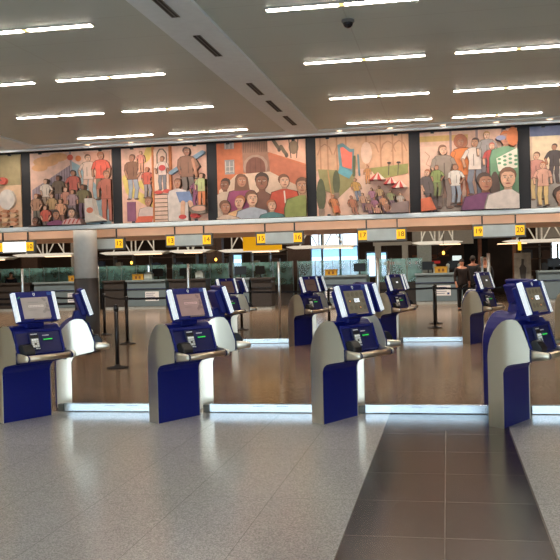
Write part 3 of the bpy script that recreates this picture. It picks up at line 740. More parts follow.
# slim pale posts behind the far row
post_m = mat('pale_post', (240, 246, 246), .3, noise=.02, metal=1)
pl = ['beside the grey kiosk screen at the left, under the lit sign', 'just right of the grey round column', 'above the rosy-screen kiosk', 'left of centre, at the end of a far floor rail', 'just left of the dark-screen far kiosk', 'right of its neighbour behind the dark-screen far kiosk', 'behind the far kiosk before the standing people, the shorter one', 'behind the far kiosk before the standing people, the taller one']
for (x, y, h, r), l in zip([(-10.0, 19.3, 1.74, .03), (-8.08, 19.3, 1.76, .03), (-5.87, 19.3, 1.75, .03), (-3.72, 19.2, 1.74, .03), (-1.52, 19.4, 1.76, .036), (-1.36, 20.6, 1.70, .03), (.83, 21.6, 1.75, .03), (.88, 19.4, 1.80, .036)], pl):
    t = empty('slim_post', (x, y, 0)); tag(t, 'slim pale metal post '+l, 'post', 'slim pale posts behind the far kiosks')
    bm = B(); lathe(bm, [(r, .01), (r, h-.01), (r*.8, h)], 14); new_obj('shaft', bm, post_m, t)
    bm = B(); lathe(bm, [(r*2.2, .0), (r*2.2, .01), (r*1.2, .02)], 16); new_obj('foot', bm, steel, t)

# stanchions and belts
def stanchion_mesh():
    t = empty('stanchion')
    bm = B(); lathe(bm, [(.035, .03), (.035, 1.0)], 16); new_obj('post', bm, black_metal, t)
    bm = B(); lathe(bm, [(.18, .0), (.182, .012), (.16, .022), (.06, .034), (.045, .06)], 28); new_obj('base', bm, rubber, t)
    bm = B(); lathe(bm, [(.038, .955), (.043, .96), (.043, 1.045), (.03, 1.055)], 18); new_obj('belt_head', bm, black_metal, t)
    bm = B(); lathe(bm, [(.012, 1.055), (.012, 1.062)], 10); new_obj('cap', bm, mat('cap_grey', (170, 170, 165), .4), t)
    return t
sp = stanchion_mesh()
st = [((-5.43, 13.70), 'black belt stanchion nearest to the camera, right of the silver kiosk turned away'),
      ((-6.99, 18.26), 'black belt stanchion just right of and behind the nearest stanchion'),
      ((-8.62, 20.94), 'black belt stanchion right of the grey column, behind the nearest stanchion'),
      ((-7.09, 16.09), 'black belt stanchion mostly hidden behind the silver kiosk turned away at the left'),
      ((-5.31, 22.14), 'black stanchion below the far kiosk right of the rosy-screen kiosk'),
      ((-5.42, 20.6), 'front stanchion of the pair right of the rosy-screen kiosk'),
      ((-.335, 22.04), 'black stanchion right of centre, before the counter with a white notice'),
      ((-.33, 23.7), 'black stanchion directly behind the one before the right-hand counter with a notice'),
      ((-3.0, 22.1), 'black belt stanchion hidden behind the far kiosk left of centre'),
      ((1.6, 22.0), 'black belt stanchion behind the far kiosk in front of the people'),
      ((-9.6, 20.0), 'black belt stanchion behind the grey screen kiosk, left of the column'),
      ((-10.6, 17.6), 'black belt stanchion at the left edge of the photo')]
for i, (p, l) in enumerate(st):
    o = sp if i == 0 else copy_tree(sp)
    o.location = (p[0], p[1], 0); tag(o, l, 'stanchion', 'black belt stanchions')
belt_m = mat('belt_black', (20, 22, 30), .6, noise=.05)
def belt(a, b, label, z=1.0):
    A_ = Vector((a[0], a[1], z)); B2 = Vector((b[0], b[1], z)); d = (B2-A_).normalized(); A_ += d*.04; B2 -= d*.04
    bm = B(); n = 12; sag = .03; pv = []
    for i in range(n+1):
        f = i/n; p = A_.lerp(B2, f); p.z -= sag*4*f*(1-f)
        nx = Vector((-d.y, d.x, 0))*.0015
        pv.append([bm.verts.new(p+nx+Vector((0,0,.025))), bm.verts.new(p-nx+Vector((0,0,.025))), bm.verts.new(p-nx-Vector((0,0,.025))), bm.verts.new(p+nx-Vector((0,0,.025)))])
    for p, q in zip(pv, pv[1:]):
        for k in range(4): bm.faces.new([p[k], p[(k+1)%4], q[(k+1)%4], q[k]])
    bm.faces.new(pv[0]); bm.faces.new(pv[-1])
    tag(new_obj('barrier_belt', bm, belt_m), label, 'belt', 'retractable belts between stanchions')
P_ = [s[0] for s in st]
belt(P_[1], P_[5], 'black barrier belt running from beside the column towards the rosy-screen kiosk')
belt(P_[4], P_[8], 'black barrier belt crossing in front of the narrow blue-grey counter, left of centre')
belt(P_[8], P_[6], 'black barrier belt passing behind the icon-screen kiosk in the middle')
belt(P_[6], P_[9], 'black barrier belt in front of the counter with a white notice and the people')
belt(P_[1], P_[2], 'black barrier belt between the two stanchions right of the column')
belt(P_[3], P_[11], 'black barrier belt behind the grey-screen kiosk towards the left edge, the nearer one')
belt(P_[2], P_[10], 'black barrier belt below the grey column')
belt(P_[10], (-13.0, 21.5), 'black barrier belt at the left edge of the photo, the farther one')

# ------------------------------------------------------------------ column, signs
t = empty('round_column', (-7.155, 16.5, 0)); tag(t, 'large grey round column with a dark lower band, under the ledge at the left', 'column')
bm = B(); lathe(bm, [(.235, 1.49), (.235, 2.798)], 40); new_obj('shaft', bm, mat('column_grey', (205, 208, 204), .5, noise=.02), t)
bm = B(); lathe(bm, [(.243, .0), (.243, 1.49)], 40); new_obj('lower_band', bm, mat('column_dark', (62, 64, 66), .45, noise=.04), t)

yel = mat('sign_yellow', (250, 200, 20), .5, emit=(250, 196, 20), estr=.45, noise=0)
sgrey = mat('sign_grey', (186, 200, 200), .45, noise=.04, nscale=6)
sframe = mat('sign_frame', (92, 96, 94), .5)
sign_ink = mat('sign_ink', (52, 38, 12), .6, noise=0)
swhite = mat('sign_white_lit', (250, 250, 245), .4, emit=(255, 255, 250), estr=1.1, noise=0)
def sign(x0, x1, z0, z1, nums, lit, label):
    xc = (x0+x1)/2; h = (x1-x0)/2; H = z1-z0
    t = empty('gate_number_sign', (xc, 17.0, z0)); tag(t, label, 'sign', 'hanging counter number signs')
    bm = B(); box(bm, -h, h, -.05, .05, 0, H); new_obj('casing', bm, sframe, t, bevel=.006)
    q = .165
    bm = B(); box(bm, -h+.03+q, h-.03-q, -.056, -.05, .025, H-.025); new_obj('blank_panel', bm, swhite if lit else sgrey, t)
    for i, s in enumerate(nums):
        cx = (-h+.03+q/2) if i == 0 else (h-.03-q/2)
        if len(s) == 0: continue
        bm = B(); box(bm, cx-q/2, cx+q/2, -.058, -.05, H/2-.09, H/2+.09); p = new_obj('number_plate', bm, yel, t)
        text_obj('number', s, .135, sign_ink, p, (cx, -.0605, H/2), depth=.0022)
    for sx in (-.62, .62):
        bm = B(); box(bm, sx*h-.013, sx*h+.013, -.013, .013, H, 2.799-z0); new_obj('hanger', bm, black_metal, t)
sign(-9.40, -8.48, 2.05, 2.31, ['9', '10'], True, 'hanging sign with a white lit panel and yellow 10 plate, at the left edge')
sign(-7.47, -6.50, 2.06, 2.31, ['11', '12'], False, 'hanging grey sign with yellow 12 plate, right of the column')
sign(-5.616, -4.633, 2.075, 2.335, ['13', '14'], False, 'hanging grey sign with yellow plates 13 and 14')
sign(-3.737, -2.772, 2.06, 2.325, ['15', '16'], False, 'hanging grey sign with yellow plates 15 and 16')
sign(-1.715, -.753, 2.06, 2.325, ['17', '18'], False, 'hanging grey sign with yellow plates 17 and 18')
sign(.481, 1.47, 2.063, 2.33, ['19', '20'], False, 'hanging grey sign with yellow plates 19 and 20')

# yellow board in the distance
YBX = -5.74
t = empty('yellow_board', (YBX, 27, 0)); 
tag(t, 'bright yellow hanging board behind the 15 and 16 sign', 'board')
bm = B(); box(bm, -.62, .62, -.04, .04, 2.17, 2.62); new_obj('panel', bm, mat('board_yellow', (250, 184, 20), .5, emit=(250, 180, 20), estr=.6, noise=0), t)
bm = B(); box(bm, -.5, -.46, -.02, .02, 2.62, 7.0); box(bm, .46, .5, -.02, .02, 2.62, 7.0); new_obj('hanger', bm, black_metal, t)

# ------------------------------------------------------------------ ceiling fittings
tube_m = mat('ceiling_tube', (255, 240, 220), .4, emit=(255, 238, 220), estr=44, noise=0)
tube_dim = mat('ceiling_tube_joint', (250, 220, 150), .4, emit=(250, 214, 130), estr=1.6, noise=0)
rows = [5.75, 7.95, 10.13, 12.36, 14.58]
cols = {'far left': (-6.40, -5.02), 'left': (-4.70, -3.32), 'centre': (-1.59, -.20), 'right': (.147, 1.54)}
more_cols = {'outer right': (1.88, 3.27), 'outer left': (-9.75, -8.37)}
rn = {5.75: 'overhead', 7.95: 'nearest visible', 10.13: 'second', 12.36: 'third', 14.58: 'farthest'}
def ceil_light(x0, x1, y, label):
    t = empty('ceiling_light', ((x0+x1)/2, y, CZ)); h = (x1-x0)/2
    tag(t, label, 'light', 'linear ceiling lights')
    bm = B(); box(bm, -h-.01, h+.01, -.046, .046, -.012, -.001); new_obj('frame', bm, mat('light_frame', (180, 172, 160), .5), t)
    bm = B(); box(bm, -h, -.03, -.036, .036, -.016, -.012); box(bm, .03, h, -.036, .036, -.016, -.012); new_obj('diffuser', bm, tube_m, t)
    bm = B(); box(bm, -.03, .03, -.036, .036, -.016, -.012); new_obj('joint', bm, tube_dim, t)
for y in rows:
    for n_, (a, b) in {**cols, **more_cols}.items():
        ceil_light(a, b, y, '%s linear ceiling light in the %s column of the ceiling' % (rn[y], n_))
vent_m = mat('vent_black', (22, 22, 22), .6)
vent_s = mat('vent_fin', (120, 122, 118), .5)
for i, (a, b) in enumerate([(7.25, 7.83), (8.50, 9.38), (10.86, 11.63), (12.08, 12.96), (13.38, 14.27)]):
    t = empty('slot_vent', (-2.43, (a+b)/2, CZ-.035)); h = (b-a)/2
    tag(t, 'black slot air vent in the pale ceiling strip, %s from the camera' % ['first', 'second', 'third', 'fourth', 'fifth'][i], 'vent', 'slot vents in the pale ceiling strip')
    bm = B(); box(bm, -.034, .034, -h, h, -.006, -.001); new_obj('slot', bm, vent_m, t)
    bm = B(); box(bm, -.003, .003, -h, h, -.010, -.006); box(bm, -.039, -.034, -h, h, -.010, -.001); box(bm, .034, .039, -h, h, -.010, -.001); new_obj('fin', bm, vent_s, t)
# dome camera
t = empty('dome_camera', (-.897, 8.5, CZ)); tag(t, 'black dome security camera on the ceiling between two light strips', 'camera')
bm = B(); lathe(bm, [(.062, -.001), (.064, -.02), (.055, -.03)], 28); new_obj('mount', bm, mat('mount_grey', (96, 96, 92), .5), t)
bm = B(); lathe(bm, [(.05*math.cos(a), -.03-.05*math.sin(a)) for a in [i*math.pi/2/6 for i in range(6)]]+[(.004, -.08)], 28); new_obj('dome', bm, mat('dome_black', (10, 10, 12), .08, noise=0), t)
# downlights near the mural wall
dl = mat('downlight_glow', (255, 225, 190), .4, emit=(255, 214, 170), estr=3, noise=0)
for x, y, l in [(-6.49, 15.2, 'above the left mural with the crowd'), (-5.65, 15.2, 'left above the playground mural'), (-4.7, 15.2, 'right above the playground mural'), (-1.80, 15.2, 'left above the garden mural'), (-.916, 15.2, 'right above the garden mural'), (-.016, 15.2, 'left above the station mural'), (.87, 15.2, 'right above the station mural'), (1.74, 15.2, 'above the mural at the right edge'), (-3.6, 15.2, 'above the brick gateway mural')]:
    t = empty('downlight', (x, y, CZ-.02)); tag(t, 'small round warm downlight '+l, 'light', 'round downlights along the mural wall')
    bm = B(); lathe(bm, [(.065, -.001), (.065, -.008), (.05, -.01)], 24); new_obj('ring', bm, bulk, t)
    bm = B(); lathe(bm, [(.045, -.009), (.045, -.013)], 20); new_obj('lamp', bm, dl, t)

# ------------------------------------------------------------------ check-in counters
YC = 35.
cgrey = mat('counter_bluegrey', (112, 130, 138), .45, noise=.03, nscale=3)
cgrey2 = mat('counter_bluegrey_top', (128, 146, 152), .4, noise=.03)
cbrown = mat('counter_brown', (58, 53, 50), .5, noise=.08)
kick = mat('counter_kick', (168, 174, 172), .4)
paper = mat('paper_white', (236, 238, 240), .6, noise=0)
ink_blue = mat('paper_ink', (60, 76, 130), .6, noise=0)
ink_red = mat('paper_ink_red', (190, 60, 50), .6, noise=0)
mon_m = mat('monitor_black', (16, 18, 20), .35)
ybox = mat('box_amber', (196, 150, 48), .6)
ptr = mat('printer_pale', (176, 190, 188), .5)
def counter(x0, x1, label, notice=0, brown=False, y=YC):
    xc = (x0+x1)/2; h = (x1-x0)/2
    t = empty('check_in_counter', (xc, y, 0)); tag(t, label, 'counter', 'check-in counters')
    a, b = (cbrown, cbrown) if brown else (cgrey, cgrey2)
    bm = B(); box(bm, -h, h, 0, .75, .12, 1.16); new_obj('body', bm, a, t, bevel=.01)
    bm = B(); box(bm, -h-.03, h+.03, -.10, .80, 1.16, 1.24); new_obj('top', bm, b, t, bevel=.015)
    bm = B(); box(bm, -h+.02, h-.02, .03, .7, 0, .12); new_obj('plinth', bm, kick, t)
    bm = B(); box(bm, -h-.02, h+.02, -.05, -.001, .84, .87); new_obj('bumper_rail', bm, navy if not brown else black, t)
    if notice:
        bm = B(); box(bm, notice-.3, notice+.3, -.012, -.001, .34, .74); p = new_obj('notice', bm, paper, t)
        bm = B()
        for k in range(4): box(bm, notice-.26, notice-.26+.4*(1-.2*(k % 2)), -.015, -.012, .66-.08*k, .68-.08*k)
        box(bm, notice+.16, notice+.25, -.015, -.012, .38, .46); new_obj('notice_printing', bm, ink_blue, p)
    return t
def monitor(x, label, y=YC+.4, rz=0):
    t = empty('computer_monitor', (x, y, 1.241), rz); tag(t, label, 'monitor', 'computer monitors on the check-in counters')
    bm = B(); box(bm, -.13, .13, -.09, .09, 0, .015); new_obj('base', bm, mon_m, t, bevel=.004)
    bm = B(); box(bm, -.03, .03, .0, .03, .015, .2); new_obj('stem', bm, mon_m, t)
    bm = B(); box(bm, -.24, .24, -.03, .0, .13, .46); new_obj('panel', bm, mon_m, t, bevel=.01)
def prop(kind, x, label, y=YC+.25):
    if kind == 'box':
        bm = B(); box(bm, -.24, .24, -.15, .15, 0, .24); box(bm, -.25, .25, -.16, .16, .19, .25)
        for dx in (-.12, .04): box(bm, dx, dx+.09, -.155, -.15, .05, .16, mi=1)
        o = new_obj('leaflet_box', bm, [ybox, mat('box_print', (120, 80, 40), .6)], bevel=.008); cat = 'box'
    elif kind == 'printer':
        bm = B(); box(bm, -.17, .17, -.15, .15, 0, .26); box(bm, -.13, .13, -.19, -.15, .05, .09); box(bm, -.12, .12, -.1, .12, .26, .33)
        o = new_obj('ticket_printer', bm, ptr, bevel=.015); cat = 'printer'
    else:
        bm = B(); lathe(bm, [(.05, 0), (.055, .02), (.05, .18), (.07, .2), (.07, .33), (.03, .36)], 16)
        o = new_obj('label_dispenser', bm, ptr); cat = 'dispenser'
    o.location = (x, y, 1.241); tag(o, label, cat, 'small equipment on the check-in counters')
def screens(x0, x1, label, y=YC+1.2, z1=1.86, z0=0.0):
    t = empty('glass_screen', ((x0+x1)/2, y, 0)); h = (x1-x0)/2
    tag(t, label, 'glass screen', 'glass screens behind the counters')
    n = max(1, round((x1-x0)/.75))
    bm = B()
    for k in range(n): box(bm, -h+2*h*k/n+.03, -h+2*h*(k+1)/n-.03, -.01, .01, .9, z1)
    new_obj('glass', bm, mat('screen_glass', (128, 178, 172), .12, noise=.3, nscale=2.0, alpha=.5), t)  # colour noise puts pale highlight patches into the glass
    bm = B()
    for k in range(n+1): box(bm, -h+2*h*k/n-.02, -h+2*h*k/n+.02, -.02, .02, 0, z1+.02)
    new_obj('uprights', bm, mat('upright_grey', (128, 150, 146), .4), t)
    bm = B(); box(bm, -h, h, -.03, .03, 0, .9); new_obj('dado', bm, cbrown, t)
counter(-17.6, -15.0, 'blue-grey check-in counter just left of the round column', notice=.55)
counter(-20.6, -17.8, 'dark brown counter at the left edge', brown=True)
counter(-14.4, -13.5, 'dark brown counter between the column and the blue-grey counter below sign 12', brown=True)
counter(-13.35, -11.65, 'blue-grey check-in counter with a white notice, between signs 12 and 13', notice=.25)
counter(-11.5, -9.9, 'dark brown counter behind the rosy-screen kiosk', brown=True)
t = counter(-8.25, -7.6, 'narrow blue-grey counter right of the rosy-screen kiosk', y=33.0)
counter(-7.5, -6.7, 'dark grey counter right of the narrow blue-grey one, under sign 15', brown=True, y=33.0)
counter(-4.95, -3.2, 'blue-grey check-in counter under the bright rear window', notice=-.5)
counter(-1.25, .58, 'blue-grey check-in counter with a white notice behind a black stanchion', notice=.15)
counter(3.45, 5.6, 'blue-grey check-in counter at the right edge behind the nearest kiosk')
for x, l in [(-19.6, 'black monitor at the left edge'), (-12.1, 'black monitor on the counter with the white notice below sign 13'), (-10.9, 'black monitor above the rosy-screen kiosk'), (-3.5, 'black monitor on the counter under the bright window'), (-.75, 'black monitor left of the amber box on the right-hand counter'), (.25, 'black monitor right of the amber box on the right-hand counter'), (4.1, 'left black monitor on the counter at the right edge'), (4.9, 'right black monitor on the counter at the right edge')]: monitor(x, l)
for k, x, l in [('box', -15.8, 'amber leaflet box on the counter left of the column'), ('box', -12.9, 'amber leaflet box on the counter below sign 12'), ('box', -4.65, 'amber leaflet box on the counter under the bright window'), ('box', -.25, 'amber leaflet box on the counter behind the stanchion right of centre'),
    ('printer', -15.3, 'pale ticket printer beside the column'), ('printer', -12.45, 'pale ticket printer on the counter below sign 13'), ('printer', -10.2, 'pale ticket printer above the rosy-screen kiosk'), ('disp', .02, 'pale upright dispenser right of the amber box, on the right-hand counter'), ('disp', .47, 'pale dispenser at the right end of the right-hand counter'), ('disp', -.5, 'pale dispenser left of the amber box on the right-hand counter'), ('disp', 4.5, 'pale dispenser on the counter at the right edge')]: prop(k, x, l)
for x, rz, l in [(-8.0, .2, 'black monitor on the narrow blue-grey counter'), (-7.2, -.5, 'black monitor tilted on the dark grey counter')]: monitor(x, l, y=33.35, rz=rz)
for a, b, l in [(-20.5, -15.6, 'teal glass screen at the left edge behind the counters'), (-15.4, -12.0, 'teal glass screen behind the counter between signs 12 and 13'), (-11.7, -9.2, 'teal glass screen above the rosy-screen kiosk'), (-9.0, -6.4, 'teal glass screen under the yellow board'), (-6.2, -3.2, 'teal glass screen before the bright rear window'), (-2.9, -1.0, 'teal glass screen near the pale frame right of centre')]: screens(a, b, l)

# lit canopies over the counters, each hung on crossed rods
can_m = mat('canopy_white', (225, 230, 228), .45, noise=.02)
can_l = mat('canopy_lamp', (255, 220, 180), .4, emit=(255, 214, 168), estr=2.4, noise=0)
rod_m = mat('rod_pale', (228, 228, 220), .45)
def canopy(x0, x1, label, z=2.46, y=34.6, lamp=.5):
    xc = (x0+x1)/2; h = (x1-x0)/2
    t = empty('counter_canopy', (xc, y, z)); tag(t, label, 'canopy', 'pale canopies hung over the counters')
    bm = B(); prism_y(bm, [(-h, .04), (-h+.3, -.05), (h-.3, -.05), (h, .04), (h-.3, .08), (-h+.3, .08)], -.5, .5); new_obj('panel', bm, can_m, t)
    bm = B(); box(bm, h*(lamp-.45), h*(lamp+.35), -.46, -.30, -.075, -.051); new_obj('lamp', bm, can_l, t)
    bm = B(); H = 1.3
    for dx in (-.09, .09): tube(bm, (dx, -.3, .08), (dx, -.3, H+2), .035, n=8)
    for sg in (-1, 1):
        tube(bm, (sg*.12, -.3, H), (sg*h*.62, -.3, .08), .028, n=8); tube(bm, (sg*h*.12, -.3, .08), (sg*h*.6, -.3, H), .028, n=8)
        tube(bm, (sg*h*.6, -.3, .08), (sg*h*.6, -.3, H), .028, n=8)
    tube(bm, (-h*.6, -.3, H), (h*.6, -.3, H), .02, n=8)
    new_obj('hanging_rods', bm, rod_m, t)
canopy(-18.1, -15.3, 'pale canopy left of the round column', z=2.38)
canopy(-21.5, -18.3, 'pale canopy at the left edge under sign 10', z=2.3)
canopy(-14.2, -11.3, 'pale canopy below signs 12 and 13', z=2.36)
canopy(-11.2, -9.4, 'short pale canopy below sign 14', z=2.36, lamp=.2)
canopy(-9.1, -6.4, 'pale canopy below the yellow board', z=2.32)
canopy(-6.3, -3.5, 'pale canopy before the bright rear window', z=2.38, lamp=.55)
canopy(-1.35, .62, 'pale canopy right of sign 18', z=2.40, lamp=.55)
canopy(2.1, 4.8, 'pale canopy at the right edge', z=2.36, lamp=-.7)

# pale upper panels, gate frame and shelving behind the counters
pg = mat('panel_grey', (150, 146, 136), .6, noise=.03)
for a, b, z0, z1, l in [(-1.5, 1.15, 2.45, 3.5, 'pale grey overhead panel behind the canopy right of sign 18'), (3.9, 7.2, 2.6, 3.6, 'pale grey overhead panel at the right edge behind sign 20')]:
    t = empty('overhead_panel', ((a+b)/2, 39, z0)); tag(t, l, 'panel')
    bm = B(); box(bm, -(b-a)/2, (b-a)/2, 0, .12, 0, z1-z0); new_obj('board', bm, pg, t)
    bm = B()
    for k in (-.4, .4): tube(bm, ((b-a)*k, .06, z1-z0), ((b-a)*k, .06, 7-z0), .03, n=8)
    new_obj('hanging_rods', bm, rod_m, t)
t = empty('pale_gate_frame', (-2.4, 38, 0)); tag(t, 'pale grey gate frame of posts and a crossbar behind the dark-screen far kiosk', 'frame')
for dx in (-.55, .62): 
    bm = B(); box(bm, dx-.13, dx+.13, 0, .2, 0, 2.45); new_obj('post', bm, pg, t)
bm = B(); box(bm, -.75, .9, -.01, .21, 2.45, 2.6); new_obj('crossbar', bm, pg, t)
t = empty('red_banner', (-2.5, 39.4, 1.62)); tag(t, 'long thin red hanging stripe behind the pale gate frame', 'banner')
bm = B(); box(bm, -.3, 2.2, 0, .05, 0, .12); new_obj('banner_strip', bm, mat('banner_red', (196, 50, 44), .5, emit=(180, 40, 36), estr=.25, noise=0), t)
bm = B(); box(bm, -.2, -.18, .02, .04, .12, 5.38); box(bm, 2.08, 2.1, .02, .04, .12, 5.38); new_obj('hanging_cord', bm, black_metal, t)
t = empty('grey_pillar', (-.95, 37.5, 0)); tag(t, 'square grey pillar behind the counter with a notice', 'pillar')
bm = B(); box(bm, -.3, .3, 0, .5, 0, 2.44); new_obj('shaft', bm, mat('pillar_grey', (128, 134, 128), .6), t)
bm = B(); box(bm, -.33, .33, -.03, .53, 0, .15); new_obj('base', bm, cbrown, t)
for x, w, l in [(-10.1, .35, 'brown square pillar below sign 14'), (-6.3, .5, 'dark brown pillar under sign 16'), (-18.9, .4, 'dark pillar at the left edge'), (-16.6, .25, 'pale brown slim pillar just left of the round column')]:
    t = empty('brown_pillar', (x, 37.2, 0)); tag(t, l, 'pillar')
    bm = B(); box(bm, -w, w, 0, .4, 0, 3.5); new_obj('shaft', bm, mat('pillar_brown_%d' % (w*100), (66, 44, 30) if w > .3 else (150, 140, 128), .6, noise=.1), t)
    bm = B(); box(bm, -w-.03, w+.03, -.03, .43, 3.5, 3.65); new_obj('capital', bm, cbrown, t)
# stock shelving in the dark: racks with bags and boxes
def shelf(x0, x1, label, y=41.5):
    t = empty('storage_rack', ((x0+x1)/2, y, 0)); h = (x1-x0)/2; tag(t, label, 'rack', 'storage racks behind the counters')
    bm = B()
    for z in (.6, 1.15, 1.7, 2.25): box(bm, -h, h, 0, .4, z, z+.04)
    new_obj('shelf_boards', bm, mat('rack_brown', (92, 66, 48), .6), t)
    for sx in (-h, 0, h):
        bm = B(); box(bm, sx-.03, sx+.03, 0, .4, 0, 2.4); new_obj('upright', bm, mat('rack_upright', (110, 104, 96), .5), t)
    rnd = random.Random(int(x0*10)); cols_ = [('slate',(60,66,72)),('sand',(128,120,108)),('navy',(46,58,80)),('cream',(160,150,130)),('brown',(84,60,48)),('black',(36,34,36)),('teal',(112,140,136))]
    place = label.replace('dark storage rack ', '')
    for zn, z in (('bottom', .64), ('middle', 1.19), ('top', 1.74)):
        rnd.shuffle(cols_); k_ = 0
        for side, a_ in (('left', -h+.08), ('right', .08)):
            w_ = min(rnd.uniform(.25, .42), h-.2); hh = rnd.uniform(.22, .42); cn, cc = cols_[k_]; k_ += 1
            bm = B(); box(bm, a_, a_+w_, .05, .35, z, z+hh); box(bm, a_+w_*.3, a_+w_*.7, .15, .25, z+hh, z+hh+.03)
            o = new_obj('storage_box', bm, mat('stock_'+cn, cc, .6), None, bevel=.01)
            o.location = (t.location.x, y, 0); tag(o, '%s box, %s %s of the rack %s' % (cn, zn, side, place.replace('seen through the glass ', '').replace('seen ', '')), 'box', 'storage boxes on the racks behind the counters')
shelf(-17.5, -15.5, 'dark storage rack seen through the glass left of the column')
shelf(-14.6, -12.2, 'dark storage rack seen through the glass below sign 12')
shelf(-11.8, -10.4, 'dark storage rack seen through the glass below sign 13')
shelf(-9.4, -7.6, 'dark storage rack seen through the glass below the yellow board')
shelf(3.4, 5.0, 'dark storage rack seen above the counter at the right edge')

# dark doorway zone with a sloping stair soffit on the right
br2 = mat('stair_brown', (120, 72, 42), .6, noise=.1)
t = empty('sloping_stair', (1.0, 41, 0)); tag(t, 'brown sloping stair underside below sign 19', 'staircase')
bm = B(); prism_y(bm, [(-1.7, 1.85), (-.3, 2.9), (-.1, 2.9), (-1.5, 1.85)], 0, 1.2); new_obj('stringer', bm, br2, t)
bm = B(); prism_y(bm, [(-2.6, 1.95), (-.9, 1.95), (-.9, 2.03), (-2.6, 2.03)], 0, 1.2); new_obj('landing', bm, br2, t)
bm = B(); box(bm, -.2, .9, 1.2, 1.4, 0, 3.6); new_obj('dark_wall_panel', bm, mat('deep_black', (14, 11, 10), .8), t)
t = empty('tall_doorway_frame', (1.9, 40, 0)); tag(t, 'tall brown doorway frame between signs 19 and 20', 'door frame')
for dx in (-.45, 1.05):
    bm = B(); box(bm, dx-.08, dx+.08, 0, .3, 0, 3.2); new_obj('jamb', bm, br2, t)
bm = B(); box(bm, -.5, 1.1, 0, .3, 3.2, 3.35); new_obj('lintel', bm, br2, t)
# grey advertising panel
t = empty('grey_poster_stand', (2.92, 35.5, 0)); tag(t, 'pale grey poster stand with a dark figure shape below sign 20', 'poster stand')
bm = B(); box(bm, -.32, .32, 0, .06, .75, 1.95); new_obj('panel', bm, mat('poster_grey', (130, 126, 116), .6, noise=.15, nscale=4), t)
bm = B(); prism_y(bm, [(-.08, .9), (.1, .9), (.14, 1.35), (.04, 1.5), (.06, 1.7), (-.04, 1.72), (-.05, 1.5), (-.13, 1.35)], -.006, 0); new_obj('figure_print', bm, mat('poster_dark', (52, 50, 50), .6), t)
bm = B(); box(bm, -.34, .34, -.1, .16, 0, .06); box(bm, -.3, -.26, 0, .05, .06, .75); box(bm, .26, .3, 0, .05, .06, .75); new_obj('stand', bm, black_metal, t)
bm = B(); box(bm, -.06, .06, -.03, .03, 0, .32); t = new_obj('yellow_hanging_tag', bm, yel); t.location = (2.62, 33, 2.02)
bm = B(); tube(bm, (0, 0, .32), (0, 0, 4.98), .01, n=6); new_obj('cord', bm, black_metal, t); t.location = (2.62, 33, 2.02)
tag(t, 'narrow yellow hanging tag just below the number 20', 'sign')
# warm pendant lamps and a small lit screen
warm = mat('pendant_glow', (255, 200, 80), .4, emit=(255, 190, 70), estr=5, noise=0)
for x, y, z, l in [(-.13, 33.4, 2.0, 'right of centre, above the counter with a notice'), (-13.5, 36.0, 1.98, 'below sign 12, above the glass screen'), (-9.7, 36, 2.02, 'left of the yellow board')]:
    t = empty('pendant_lamp', (x, y, z)); tag(t, 'small glowing amber pendant lamp '+l, 'lamp')
    bm = B(); lathe(bm, [(.015, .07), (.04, .04), (.052, 0), (.04, -.04), (.015, -.055)], 18); new_obj('bulb', bm, warm, t)
    bm = B(); tube(bm, (0, 0, .07), (0, 0, 7-z), .01, n=6); new_obj('cord', bm, black_metal, t)
t = empty('wall_screen', (.42, 38.5, 0)); tag(t, 'small bright wall screen behind the people, left of them', 'screen')
bm = B(); box(bm, -.22, .22, 0, .06, 1.70, 1.96); new_obj('casing', bm, mon_m, t)
bm = B(); box(bm, -.19, .19, -.006, 0, 1.73, 1.93); new_obj('display', bm, mat('wall_display', (210, 225, 225), .4, emit=(210, 228, 228), estr=.9, noise=0), t)
bm = B(); box(bm, -.03, .03, .0, .06, 0, 1.70); new_obj('pole', bm, black_metal, t)

